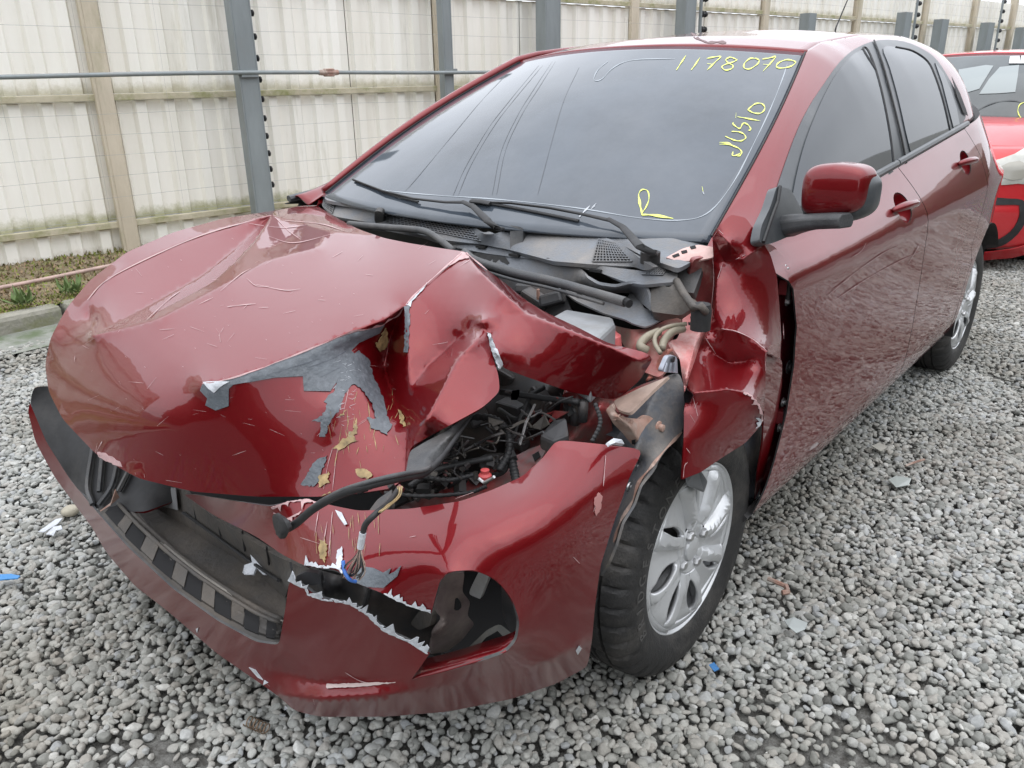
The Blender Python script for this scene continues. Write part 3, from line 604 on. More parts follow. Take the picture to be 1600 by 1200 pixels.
def weed(x, y, lab):
    r = empty('weed', (x, y, .13), label=lab, cat='plant'); mb = MB(); rs = np.random.RandomState(int(abs(x)*100))
    for i in range(34):
        a = rs.uniform(0, 6.28); l = rs.uniform(.05, .13); t = rs.uniform(.2, 1.2); c = Vector((rs.uniform(-.05, .05), rs.uniform(-.05, .05), 0)); d = Vector((math.cos(a)*math.sin(t), math.sin(a)*math.sin(t), math.cos(t))); s = d.cross(Vector((0, 0, 1))).normalized()*.012
        mb.add([c, c+d*l*.5+s, c+d*l, c+d*l*.5-s], [(0, 1, 2, 3)])
    mb.obj('foliage', weedm, r)
w0 = U(108, 450, 'Z', .16); weed(w0[0], w0[1], 'small green weed on the verge beside the hood edge')
w1 = U(92, 462, 'Z', .14); weed(w1[0]+.2, w1[1], 'low green weed near the kerb, left of the hood')
# ------------------------------------------------------------------ far side of the yard, seen mirrored in the side glass; dark stretch behind the camera is added
bw = mat('pale_render', (.55, .53, .48), .8, var=.15, vscale=.5)
tag(MB().box((-28, 10.6, 2.6), (76, .3, 5.2)).obj('yard_wall', bw), 'pale rendered wall on the far side of the yard, mirrored in the side windows', 'wall')
hg = MB(); rs = np.random.RandomState(4)
for i in range(11000):
    x = rs.uniform(-60, 8); y = rs.uniform(9.2, 10.3); z = rs.uniform(0, 3.5+.45*math.sin(x*.31)+.2*math.sin(x*1.1)); s = rs.uniform(.14, .34); a = rs.uniform(0, 6.28, 3); R_ = Euler(a).to_matrix()
    hg.add([Vector((x, y, z))+R_ @ Vector(v) for v in ((-s, 0, 0), (0, -s*.5, 0), (s, 0, 0), (0, s*.5, 0))], [(0, 1, 2, 3)])
for i in range(6500):  # unseen hedge stretch added behind the camera to darken reflections
    x = rs.uniform(12.0, 13.6); y = rs.uniform(-12, 10.2); z = rs.uniform(0, 3.3+.45*math.sin(y*.5)+.2*math.sin(y*1.7)); s = rs.uniform(.14, .34); a = rs.uniform(0, 6.28, 3); R_ = Euler(a).to_matrix()
    hg.add([Vector((x, y, z))+R_ @ Vector(v) for v in ((-s, 0, 0), (0, -s*.5, 0), (s, 0, 0), (0, s*.5, 0))], [(0, 1, 2, 3)])
tag(MB().box((14.2, -1.0, 2.3), (.3, 23.0, 4.6)).obj('yard_wall', mat('added_dark_wall', (.22, .21, .19), .85, var=.2, vscale=.8)), 'unseen grey block wall added behind the camera to darken reflections in the bumper', 'wall')  # added to darken low reflections in the hood front and bumper
tag(hg.obj('hedge', mat('hedge_leaf', (.045, .07, .02), .8, var=.5, vscale=2)), 'dark green hedge before the far yard wall, mirrored in the side windows, plus an added stretch behind the camera', 'hedge', kind='stuff')
# ================================================================== THE WRECKED HATCHBACK: shell
CAR = empty('wrecked_hatchback', (0, 0, 0), label='burgundy hatchback with a crushed front, torn bumper and buckled hood', cat='car')
def zc(x): return float(np.interp(-x, *zip(*((.95, 1.372), (1.047, 1.387), (1.2, 1.417), (1.6, 1.450), (2.1, 1.458), (2.45, 1.438), (2.7, 1.395), (2.9, 1.33), (3.05, 1.25), (3.2, 1.15)))))
PROF = cr_spline([(.17, .74), (.20, .765), (.235, .79), (.26, .806), (.285, .826), (.35, .846), (.45, .853), (.60, .857), (.72, .8605), (.80, .8645), (.85, .868), (.872, .868), (.888, .8635), (.92, .847), (.96, .819), (1.0, .788), (1.06, .75)], 8)
def side_yz(x, q):                              # q: profile height, shifted with the rising belt line
    y = np.interp(q, PROF[:, 0], PROF[:, 1]); b = np.clip((q-.885)/.11, 0, 1)*.085*(-x-1.0)
    if x < -2.2: y -= .15*(x+2.2)**2
    if x > -.5: y -= .05*(x+.5)**2
    if x < -2.1: y *= 1-.30*(x+2.1)**2*float(np.clip((q-.87)/.12, 0, 1))
    return y, q+b
xs = np.concatenate([np.linspace(.1, -3.0, 110), np.linspace(-3.02, -3.3, 8)]); qs = np.linspace(.17, 1.05, 90)
SIDE = Base(np.array([[(x, *side_yz(x, q)) for q in qs] for x in xs]))
# (x, z) -> point on the side
def side_at(x, z):
    lo, hi = .17, 1.06
    for _ in range(30):
        m_ = (lo+hi)/2
        if side_yz(x, m_)[1] < z: lo = m_
        else: hi = m_
    y, _ = side_yz(x, lo); return np.array([x, y, z])
def side_n(x, z, e=.006):
    a = side_at(x+e, z)-side_at(x-e, z); b = side_at(x, z+e)-side_at(x, z-e); n = np.cross(a, b); n /= np.linalg.norm(n); return n if n[1] > 0 else -n
def side_cut(name, outline, mats, parent, step=.035, holes=(), th=.004, off=0., sgn=1, label=None):
    v2, T, *_ = triang([(a, -b) for a, b in outline], step, holes=[[(a, -b) for a, b in h] for h in holes])
    P = np.array([side_at(a, -b) for a, b in v2]); Nn = np.array([side_n(a, -b) for a, b in v2])
    P = P+Nn*off
    f = np.cross(P[T[:, 1]]-P[T[:, 0]], P[T[:, 2]]-P[T[:, 0]])
    if f[:, 1].mean() < 0: T = T[:, ::-1]
    if sgn < 0: P = P*[1, -1, 1]; Nn = Nn*[1, -1, 1]; T = T[:, ::-1]
    o = shell(name, P, Nn, T, mats, parent, th)
    if label: o['label'] = label
    return o
def ztop(x): return .921+.085*(-x)
gapB = [(-1.235, ztop(-1.235)), (-1.31, .91), (-1.37, .80), (-1.40, .68), (-1.42, .50), (-1.42, .285)]
def arc(cx, cz, r, a0, a1, n): return [(cx+r*math.cos(math.radians(a0+(a1-a0)*i/n)), cz+r*math.sin(math.radians(a0+(a1-a0)*i/n))) for i in range(n+1)]
g = .0025
front_door = [(-.125, ztop(-.125)), (-.19, .925), (-.26, .86), (-.32, .76), (-.34, .66), (-.335, .54), (-.30, .42), (-.265, .33), (-.262, .288)]+[(a+g, b) for a, b in gapB[::-1]]+[(x, ztop(x)) for x in (-1.0, -.7, -.4)]
rdoor_edge = [(-2.03, ztop(-2.03)), (-2.13, 1.0), (-2.19, .88), (-2.19, .76), (-2.14, .64)]+arc(-2.55, .31, .435, 38, 8, 4)+[(-2.09, .285)]
rear_door = [(a-g, b) for a, b in gapB[::-1]]+[(x, ztop(x)) for x in (-1.4, -1.7)]+[(a+g, b) for a, b in rdoor_edge]
def ell(cx, cz, rx, rz, n=22, rot=0): return [(cx+rx*math.cos(w)*math.cos(rot)-rz*math.sin(w)*math.sin(rot), cz+rx*math.cos(w)*math.sin(rot)+rz*math.sin(w)*math.cos(rot)) for w in np.linspace(0, 2*math.pi, n, endpoint=False)]
H1 = (-1.12, .925); H2 = (-1.91, .985)
P_ = ('paint', 'dark', 'dark')
for sgn, nm in ((1, ''), (-1, '')):
    fd = side_cut('front_door', front_door, P_, CAR, holes=[ell(*H1, .062, .042)], sgn=sgn); rd = side_cut('rear_door', rear_door, P_, CAR, holes=[ell(*H2, .062, .042)], sgn=sgn)
    for d, Hc in ((fd, H1), (rd, H2)):          # handle bowl and pull
        V = []; F = []; n = 22; rings = 7
        for k in range(rings):
            f_ = 1-k/(rings-1)
            for q in ell(Hc[0], Hc[1], .063*f_+.0005, .043*f_+.0005, n):
                p_ = side_at(*q)-side_n(*Hc)*(.034*(1-f_**2.2)+.001); V.append(p_*[1, sgn, 1])
        for k in range(rings-1):
            for j in range(n): F.append((k*n+j, k*n+(j+1) % n, (k+1)*n+(j+1) % n, (k+1)*n+j)[::sgn])
        mk('handle_bowl', V, F, 'paint', d, smooth=True)
        hn = side_n(*Hc); pts = []
        for t in np.linspace(-1, 1, 11):
            q = side_at(Hc[0]+.006-.098*t, Hc[1]-.004*t); pts.append((q+hn*(.016*(1-t**4)-.001+.012*(1-t*t)))*[1, sgn, 1])
        mb = MB(); mb.tube(pts, [.007, .0115, .013, .0135, .0135, .0135, .0135, .013, .0125, .011, .006], 10)
        h_ = mb.obj('door_handle', 'paint', d, smooth=True); h_.modifiers.new('s', 'SUBSURF').render_levels = 1
    arch = arc(-2.55, .31, .372, -4, 184, 22)
    side_cut('quarter_panel', [(a-g, b) for a, b in rdoor_edge[:5]]+[(a-g, b) for a, b in rdoor_edge[5:9]]+[(-2.115, .285)]+arch+[(-2.93, .25), (-3.1, .25), (-3.27, .3), (-3.28, .6), (-3.25, .9), (-3.2, 1.0), (-3.05, 1.09)]+[(x, ztop(x)+.005) for x in (-2.9, -2.7, -2.5, -2.3, -2.1)], P_, CAR, sgn=sgn, th=.02)
    sill_z = [(-.24, .283), (-.235, .2), (-2.12, .2), (-2.11, .283)]
    side_cut('sill', sill_z, P_, CAR, sgn=sgn, th=.02)
    # belt moulding
    mb = MB(); pts = [side_at(x, ztop(x)+.012)+np.array([0, .002, 0]) for x in np.linspace(-.14, -1.232, 24)]; mb.tube([p*[1, sgn, 1] for p in pts], .011, 8)
    pts = [side_at(x, ztop(x)+.012)+np.array([0, .002, 0]) for x in np.linspace(-1.24, -2.08, 20)]; mb.tube([p*[1, sgn, 1] for p in pts], .011, 8)
    mb.obj('belt_moulding', 'frame', CAR, smooth='auto')
    # cavity behind the gaps
    inn = [(-.5, .93), (-.55, .75), (-.55, .6), (-.5, .29), (-2.1, .29), (-2.25, .8), (-2.12, 1.05)]
    side_cut('inner_side', inn, ('dark',), CAR, sgn=sgn, off=-.03, th=.01)
# ---- greenhouse side surface: belt -> pillar / roof edge
def edge_pt(x):
    if x > -1.047:
        t = (x+.222)/(-1.047+.222); t += .0145*math.sin(math.pi*np.clip(t, 0, 1)); b = math.sin(math.pi*np.clip(t, 0, 1))
        return .684+(.534-.684)*t+.022*b, .961+(1.354-.961)*t+.012*b
    k = np.clip((-x-1.047)/.3, 0, 1); y = .534-.034*k if x > -2.6 else .50-.09*(-x-2.6)
    return y, zc(x)-.036+.006*(1-k)-.0*k
def cab_row(x, n=44):
    zb = ztop(x)+.008; p0 = side_at(x, zb)[1:]-np.array([.004, 0]); yb = p0[0]
    ye, ze = edge_pt(x); p3 = np.array([ye, ze]); D = np.linalg.norm(p3-p0); d0 = np.array([-.33, 1]); d0 /= np.linalg.norm(d0)
    p1 = p0+d0*D*.5; d3 = np.array([.95, -.30]) if x < -1.0 else np.array([.8, -.25]); d3 /= np.linalg.norm(d3); p2 = p3+d3*D*.26
    t = np.linspace(0, 1, n)[:, None]; q = (1-t)**3*p0+3*(1-t)**2*t*p1+3*(1-t)*t*t*p2+t**3*p3
    q[:, 0] *= 1-.30*max(0, -x-2.1)**2
    return np.c_[np.full(n, x), q]
cx = np.concatenate([np.linspace(-.16, -1.0, 40), np.linspace(-1.02, -2.6, 60), np.linspace(-2.63, -3.12, 16)])
CG = np.array([cab_row(x) for x in cx]); CAB = Base(CG)
def grid_mesh(name, A, mats, parent, flip=False, th=.004, mirror=False):
    if mirror: A = A*[1, -1, 1]; flip = not flip
    r, c = A.shape[:2]; F = []
    for i in range(r-1):
        for j in range(c-1):
            f = (i*c+j, i*c+j+1, (i+1)*c+j+1, (i+1)*c+j); F.append(f[::-1] if flip else f)
    o = mk(name, A.reshape(-1, 3), F, list(mats) if isinstance(mats, tuple) else mats, parent, smooth=True)
    m_ = o.modifiers.new('t', 'SOLIDIFY'); m_.thickness = th; m_.offset = -1; return o
grid_mesh('cabin_side', CG, 'paint', CAR, flip=True); grid_mesh('cabin_side', CG, 'paint', CAR, flip=True, mirror=True)
# window frame, glass and pillars follow the picture outline on that surface
frame_o = [(1188, 372), (1205, 318), (1238, 222), (1262, 170), (1288, 130), (1312, 97), (1338, 76), (1372, 64), (1412, 66), (1445, 80), (1464, 96), (1482, 124), (1497, 152), (1508, 178), (1500, 196), (1480, 215), (1412, 256), (1366, 287), (1260, 342), (1210, 378)]
fg_ = [(1233, 330), (1240, 282), (1256, 222), (1280, 163), (1304, 118), (1328, 90), (1347, 80), (1354, 81), (1366, 112), (1378, 160), (1388, 215), (1393, 258), (1364, 279), (1262, 336), (1240, 346)]
rg_ = [(1378, 78), (1398, 76), (1424, 82), (1447, 98), (1459, 122), (1471, 160), (1482, 208), (1450, 226), (1424, 241), (1416, 222), (1402, 160), (1388, 108)]
qg_ = [(1459, 100), (1472, 116), (1483, 142), (1492, 170), (1497, 196), (1488, 203), (1480, 172), (1470, 132)]
hf = []
fr = cut('window_frame', CAB, frame_o, ('frame',), CAR, 9, off=.003, th=.006, smooth=3)
gl1 = cut('front_side_glass', CAB, fg_, ('glass',), CAR, 9, off=.0062, th=.003, smooth=3)
gl2 = cut('rear_side_glass', CAB, rg_, ('glass',), CAR, 9, off=.0062, th=.003, smooth=3)
gl3 = cut('quarter_glass', CAB, qg_, ('glass',), CAR, 8, off=.0062, th=.003)
def hits(base, pts, off): return [base.hit(*p)[0]+base.hit(*p)[1]*off*(1 if np.dot(CP-base.hit(*p)[0], base.hit(*p)[1]) > 0 else -1) for p in pts]
for nm, l in (('door_seam', [(1364, 66), (1376, 100), (1392, 160), (1405, 215), (1413, 256)]), ('seal', fg_[:9][::-1][:1]+fg_[6:12]), ('seal', rg_[1:7])):
    MB().tube(hits(CAB, cr_spline(l, 4), .0066), .0032, 6).obj(nm, 'dark', CAR)
decal('pillar_trim', CAB, [(1484, 122), (1497, 148), (1506, 172), (1509, 182), (1502, 178), (1492, 152)], 'dark', CAR, 6, off=.008)
# right side glass (mirror image, simple)
for o_ in (fr, gl1, gl2, gl3):
    me = o_.data.copy(); me.transform(Matrix.Diagonal((1, -1, 1, 1))); me.flip_normals(); n_ = bpy.data.objects.new(o_.name.split('.')[0], me); COL.objects.link(n_); n_.parent = CAR
# ---- roof
def roof_row(x, n=41):
    ye, ze = edge_pt(x); ye *= 1-.30*max(0, -x-2.1)**2; s = np.linspace(-1, 1, n); z = zc(x)-(zc(x)-ze)*np.abs(s)**2.3
    xb = x+ (0.097*(1-s**2)*max(0, 1-(-x-1.047)/.35)); return np.c_[xb, s*ye, z]
RG = np.array([roof_row(x) for x in np.concatenate([np.linspace(-1.047, -2.6, 50), np.linspace(-2.64, -3.12, 12)])])
ROOF = Base(RG); grid_mesh('roof', RG, 'paint', CAR, flip=False)
# ---- windshield
def ws(t, s):                                   # t: bottom 0 -> top 1, s: -1 .. 1
    xb = -.10-.122*s*s; xt = -.95-.097*s*s; yb, yt = .683, .534; zb = .958+.003*s*s; zt = 1.386-.032*s*s
    b = math.sin(math.pi*t); bw = (.024-.012*s*s)*b; return (xb+(xt-xb)*t+bw, (yb+(yt-yb)*t+.022*b)*s, zb+(zt-zb)*t+bw)
WG = np.array([[ws(t, s) for s in np.linspace(-1, 1, 49)] for t in np.linspace(-.02, 1.0, 33)])
WS = Base(WG, flip=True); wsh = grid_mesh('windshield', WG, 'screen', CAR, flip=False, th=.006)
# black border and the pale painted line inside it
bd = MB()
V = []; F = []; n = 49
for sg in (-1, 1): MB().tube([np.array(ws(k/32, sg))+np.array([.001, 0, .001]) for k in range(33)], .0026, 6).obj('seal', 'dark', wsh)
MB().tube([np.array(ws(1, s))+np.array([-.001, 0, -.001]) for s in np.linspace(-1, 1, 30)], .0028, 6).obj('header_trim', 'paint', wsh)
MB().tube([np.array(ws(k/24, -1))+np.array([0, -.012, .006]) for k in range(25)]+[np.array([x, -edge_pt(x)[0]-.012, edge_pt(x)[1]+.004]) for x in (-1.15, -1.3, -1.5, -1.8, -2.1)], [.010+.004*min(1, k/12) for k in range(25)]+[.013, .012, .010, .008, .006], 10).obj('pillar_edge', 'paint', CAR, smooth=True)
linem = mat('faded_line', (.32, .35, .38), .5)
fl = [(1230, 100), (1222, 125), (1203, 172), (1176, 228), (1146, 285), (1110, 330), (1070, 344), (1000, 341), (900, 325), (780, 312), (690, 306), (620, 300), (590, 296)]
strokes('painted_line', WS, [fl], 1.6, linem, wsh, .001)
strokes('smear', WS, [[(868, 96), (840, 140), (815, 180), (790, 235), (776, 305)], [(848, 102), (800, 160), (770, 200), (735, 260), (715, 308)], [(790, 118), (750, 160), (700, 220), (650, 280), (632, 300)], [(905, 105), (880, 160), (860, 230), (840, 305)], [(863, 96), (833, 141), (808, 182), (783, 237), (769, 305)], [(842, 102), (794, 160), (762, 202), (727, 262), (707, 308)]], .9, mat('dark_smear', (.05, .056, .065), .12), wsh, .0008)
strokes('painted_line', WS, [[(1055, 92), (990, 94), (960, 105), (940, 124), (928, 125), (934, 110), (950, 96)]], 1.2, linem, wsh, .001)
# yellow pen writing on the glass
def num(l, ox, oy, sx=1, sy=1): return [[(ox+x*sx, oy+y*sy) for x, y in s] for s in l]
W = []
W += [[(1072, 87), (1064, 99), (1057, 110)], [(1094, 90), (1086, 102), (1080, 110)], [(1104, 92), (1114, 90), (1126, 89), (1117, 98), (1105, 110)], [(1105, 100), (1112, 101)],
      [(1150, 93), (1141, 90), (1134, 94), (1138, 99), (1145, 103), (1143, 108), (1133, 110), (1128, 105), (1134, 101), (1147, 97), (1152, 93)],
      [(1182, 92), (1172, 92), (1163, 100), (1163, 107), (1172, 108), (1183, 101), (1186, 95), (1180, 91)],
      [(1191, 93), (1203, 91), (1212, 89), (1204, 99), (1192, 112)], [(1192, 101), (1204, 102)],
      [(1240, 95), (1228, 94), (1216, 99), (1213, 105), (1222, 107), (1236, 104), (1243, 98), (1238, 95)]]
W += [[(1124, 223), (1138, 224), (1146, 228.5), (1155, 233), (1159, 239), (1156, 243.5), (1152, 245)], [(1158, 239), (1151, 243), (1144.5, 243.5), (1145.5, 237)], [(1124, 226), (1138, 226), (1148, 230.5)],
      [(1133, 213.5), (1143, 218), (1152, 220.7), (1160, 220), (1165, 216), (1162, 210), (1154, 206.6), (1143, 206)], [(1146, 192), (1145, 194), (1152, 200), (1156.6, 201), (1160, 194.5), (1163, 192.7), (1169, 196), (1173, 202), (1171.6, 204), (1169, 204)],
      [(1150, 176.5), (1149.5, 185)], [(1152, 183), (1169, 186), (1188, 189.5)], [(1167.5, 173), (1174, 167), (1181, 162.5), (1190, 162.5), (1195, 168.5), (1192, 175), (1185.5, 178), (1176, 176.5), (1168.5, 172)]]
W += [[(1004, 333), (1000, 320), (998, 305), (1003, 297), (1012, 299), (1014, 312), (1009, 325), (1003, 336), (1018, 336), (1035, 339), (1052, 342)], [(1097, 292), (1099, 303)]]
for w_ in W: strokes('pen_stroke', WS, [w_], 2.0, 'yellow', wsh, .0014)
strokes('pen_stroke', WS, [[(1003, 336), (1000, 320), (998, 306)], [(1003, 336), (1022, 337), (1051, 342)]], 4.0, 'yellow', wsh, .0018)
strokes('bird_mark', WS, [[(932, 318), (925, 325)], [(922, 322), (912, 332), (905, 340)], [(930, 322), (924, 327)], [(1098, 300), (1100, 304)]], 2.5, 'white', wsh, .0015)
strokes('roof_smear', ROOF, [[(1079, 50), (1090, 60), (1106, 67)], [(1106, 67), (1122, 66), (1135, 67)]], 5, mat('dirty_run', (.13, .07, .07), .6), CAR, .001)
MB().tube([(-2.75, 0, 1.40), (-2.79, -.0, 1.5), (-2.9, 0, 1.62), (-3.02, 0, 1.74)], [.006, .004, .003, .002], 6).obj('antenna', 'dark', CAR)
# ---- closing panels: floor pan, tailgate, far interior, so that no light leaks through
MB().box((-1.85, 0, .24), (2.7, 1.45, .05)).box((-.42, 0, .55), (.04, 1.5, .75)).box((-3.16, 0, .62), (.12, 1.3, .7)).obj('floor_pan', 'dark', CAR)
tg = np.array([[(-3.1-.16*math.sin(t*math.pi*.5)-.02*(1-s*s), s*(.46+.16*min(1, t*2)), 1.27-.75*t) for s in np.linspace(-1, 1, 15)] for t in np.linspace(0, 1, 15)])
grid_mesh('tailgate', tg, 'paint', CAR)

# ---- wheels (axis along Y, outer face towards +Y)
def tyre_mesh(n=240):
    pr = [(.193, .076), (.202, .088), (.214, .093), (.235, .0985), (.262, .0975), (.284, .090), (.297, .080), (.3045, .066), (.3065, .052), (.3072, .0435), (.299, .0425), (.299, .0365), (.3078, .0355), (.308, .0115), (.300, .0105), (.300, .0045), (.3082, .0035)]
    pr = pr+[(r, -y) for r, y in pr[::-1]]; V = []; F = []; m_ = len(pr)
    for j in range(n):
        w = 2*math.pi*j/n
        for i, (r, y) in enumerate(pr):
            if j % 6 == 0 and (.283 < r and .05 < abs(y) < .091): r -= .009
            if j % 10 == 2 and .0045 < abs(y) < .036 and r > .3: r -= .005
            V.append((r*math.cos(w), y, r*math.sin(w)))
    for j in range(n):
        for i in range(m_-1): F.append((j*m_+i, ((j+1) % n)*m_+i, ((j+1) % n)*m_+i+1, j*m_+i+1))
    return V, F
def rim_mesh():
    nr, ns = 34, 8; seg = 32; nt = ns*seg; V = []; F = []; R0, R1 = .030, .192; A, B = 9, 16
    def hw(r, k):
        a = (r-.080)/(.176-.080); wide = 1 if k % 2 == 0 else .6
        return .002 if not 0 < a < 1 else max(.002, .175*wide*math.sin(math.pi*a**.85)**.7)
    for i in range(nr+1):
        r = R0+(R1-R0)*i/nr
        for j in range(nt):
            k, s = divmod(j, seg); h_ = hw(r, k); c = .36-.06*(r-.08)/.1
            u = (c-h_)*s/A if s <= A else (c-h_+2*h_*(s-A)/(B-A) if s <= B else c+h_+(1-c-h_)*(s-B)/(seg-B))
            w = (k+u)*2*math.pi/ns-.7*(r-R0)
            rise = (1-u)**1.3 if u > .12 else u/.12*.85
            a = np.clip((r-.04)/.05, 0, 1)*np.clip((.196-r)/.03, .25, 1)
            h = .064+.028*rise*a-.004*(r/.19)**2+.006*(r > .186)+(.004*a*(u-.8)/.2 if u > .8 else 0)+(.0045 if r < .058 else 0)
            V.append((r*math.cos(w), h, r*math.sin(w)))
    for i in range(nr):
        r = R0+(R1-R0)*(i+.5)/nr
        for j in range(nt):
            k, s = divmod(j, seg)
            if A <= s < B and .084 < r < .172: continue
            F.append((i*nt+j, (i+1)*nt+j, (i+1)*nt+(j+1) % nt, i*nt+(j+1) % nt))
    return V, F
tyV, tyF = tyre_mesh(); riV, riF = rim_mesh(); CACHE = {}
lt = mat('tyre_letter', (.065, .063, .06), .65)
def wheel(name, parent, loc, rot, label=None, letters=True, spin=0):
    r = mk(name, tyV, tyF, 'tyre', parent, smooth='auto'); r.location = loc; r.rotation_euler = rot
    if label: r['label'] = label
    rim = mk('rim', riV, riF, 'alloy', r, smooth='auto'); rim.modifiers.new('t', 'SOLIDIFY').thickness = .014; rim.rotation_euler.y = spin
    mb = MB(); mb.lathe([(.1905, -.07), (.180, -.06), (.176, .03), (.186, .068), (.1925, .078), (.199, .086), (.203, .086), (.203, .078)], (0, 0, 0), 'Y', 64, cap=False); mb.obj('rim_lip', 'alloy', r, smooth='auto')
    mb = MB(); mb.lathe([(.001, .090), (.020, .090), (.027, .087), (.031, .074)], (0, 0, 0), 'Y', 32, cap=False); mb.obj('hub_cap', 'alloy', r, smooth='auto')
    for k in range(4):
        w = math.pi/4+k*math.pi/2+.35; c = (.050*math.cos(w), 0, .047*math.sin(w))
        MB().lathe([(.0185, .070), (.0185, .0805)], c, 'Y', 16).obj('nut_seat', 'dark', r)
        MB().lathe([(.0118, .079), (.0118, .091), (.009, .095), (.004, .0955)], c, 'Y', 6).obj('wheel_nut', 'chrome', r, smooth='auto')
    MB().lathe([(.001, .02), (.128, .02), (.130, .0), (.001, -.002)], (0, 0, 0), 'Y', 48).obj('brake_disc', mat_disc, r)
    MB().lathe([(.187, -.07), (.187, -.065), (.001, -.065)], (0, 0, 0), 'Y', 32, cap=False).obj('barrel', 'dark', r)
    if letters:
        word = 'BRIDGESTONE'
        for k, ch in enumerate(word):
            if ch not in CACHE:
                cu = bpy.data.curves.new('letter', 'FONT'); cu.body = ch; cu.size = .036; cu.extrude = .0012; cu.align_x = 'CENTER'
                to = bpy.data.objects.new('letter', cu); me = bpy.data.meshes.new_from_object(to); bpy.data.objects.remove(to); me.materials.append(lt); CACHE[ch] = me
            a = math.radians(-22+k*8.4)              # measured from the front (+X) upwards
            o = bpy.data.objects.new('letter', CACHE[ch]); COL.objects.link(o); o.parent = r
            # text plane faces +Y; up vector points outwards
            up = Vector((math.cos(a), 0, math.sin(a))); nrm = Vector((0, 1, 0)); rt = up.cross(nrm)
            o.matrix_local = Matrix.Translation(up*.232+Vector((0, .0982, 0))) @ Matrix((rt, up, nrm)).transposed().to_4x4()
    return r
mat_disc = mat('brake_steel', (.12, .115, .11), .5, .6, var=.3, vscale=20)
wheel('front_wheel', CAR, (0, .712, .308), (0, 0, 0), spin=.25)
wheel('rear_wheel', CAR, (-2.551, .712, .308), (0, 0, 0), letters=False, spin=.9)
wheel('front_wheel', CAR, (0, -.712, .308), (0, 0, math.pi), letters=False)
wheel('rear_wheel', CAR, (-2.551, -.712, .308), (0, 0, math.pi), letters=False)
for s_ in (1, -1):
    mb = MB(); V = []; F = []; n = 28
    for y in (.842, .55):
        for k in range(n+1): w = math.radians(-8+150*k/n); V.append((-2.55+.368*math.cos(w), s_*y, .31+.368*math.sin(w)))
    for k in range(n): F.append((k, k+1, n+2+k, n+1+k)[::s_])
    b0 = len(V); V.append((-2.55, s_*.55, .31)); F += [(n+1+k, n+2+k, b0)[::s_] for k in range(n)]
    mk('arch_liner', V, F, 'dark', CAR, smooth=True)
# ---- door mirror
mr = empty('door_mirror', (0, 0, 0)); mr.parent = CAR
def blob(c, half, e, R, n=28, cut_=None):        # superellipsoid
    V = []; F = []
    def pw(v, k): return math.copysign(abs(v)**k, v)
    for i in range(n+1):
        a = -math.pi/2+math.pi*i/n
        for j in range(2*n):
            b = math.pi*j/n; v = Vector((half[0]*pw(math.cos(a), e)*pw(math.cos(b), e), half[1]*pw(math.cos(a), e)*pw(math.sin(b), e), half[2]*pw(math.sin(a), e)))
            if cut_: v = cut_(v)
            V.append(Vector(c)+R @ v)
    m_ = 2*n
    for i in range(n):
        for j in range(m_): F.append((i*m_+j, i*m_+(j+1) % m_, (i+1)*m_+(j+1) % m_, (i+1)*m_+j))
    return V, F
Mc = U(1301, 299, 'Y', .935)
Rm = Euler((0, 0, math.radians(-8))).to_matrix()
def mcut(v):
    s = 1-.16*(v.y/.085); v = Vector((v.x*s, v.y, v.z*(1-.22*max(0, v.y/.085))+.008*(v.y/.085)))
    v.x += -.12*abs(v.y)*.5-.25*abs(v.z)*.3
    return v
V, F = blob(Mc+np.array([-.03, .0, .0]), (.045, .066, .054), .5, Rm, cut_=mcut); mk('mirror_cap', V, F, 'paint', mr, smooth=True)
V, F = blob(Mc+np.array([-.043, .002, -.013]), (.042, .075, .057), .6, Rm, cut_=mcut); mk('mirror_housing', V, F, 'frame', mr, smooth=True)
SP_ = plane((-.16, .855, .95), (-.45, .86, .95), (-.25, .80, 1.10))
sail = Drape([(x, y, 'N', SP_) for x, y in ((1186, 374), (1190, 352), (1203, 325), (1214, 290), (1236, 296), (1252, 326), (1262, 350), (1240, 366), (1215, 377), (1200, 382), (1188, 381))], step=9); sail.build('mirror_sail', (M['frame'],), mr, th=.02)
SPt = lambda x, y: np.array(U(x, y, 'N', SP_))
p0 = SPt(1232, 352); p1 = U(1322, 345, 'Y', .975)
ar = [p0+(p1-p0)*t+np.array([0, 0, .004*math.sin(t*3)]) for t in np.linspace(-.12, 1, 7)]
MB().bar(ar, [.085, .075, .062, .055, .05, .048, .044], [.050, .042, .037, .034, .032, .031, .029]).obj('mirror_arm', 'plastic', mr, smooth='auto', bevel=.003)
MB().tube([SPt(x, y)+np.array([0, .004, 0]) for x, y in ((1190, 378), (1203, 340), (1212, 316), (1216, 291))], .004, 6).obj('mirror_seal', 'dark', mr)
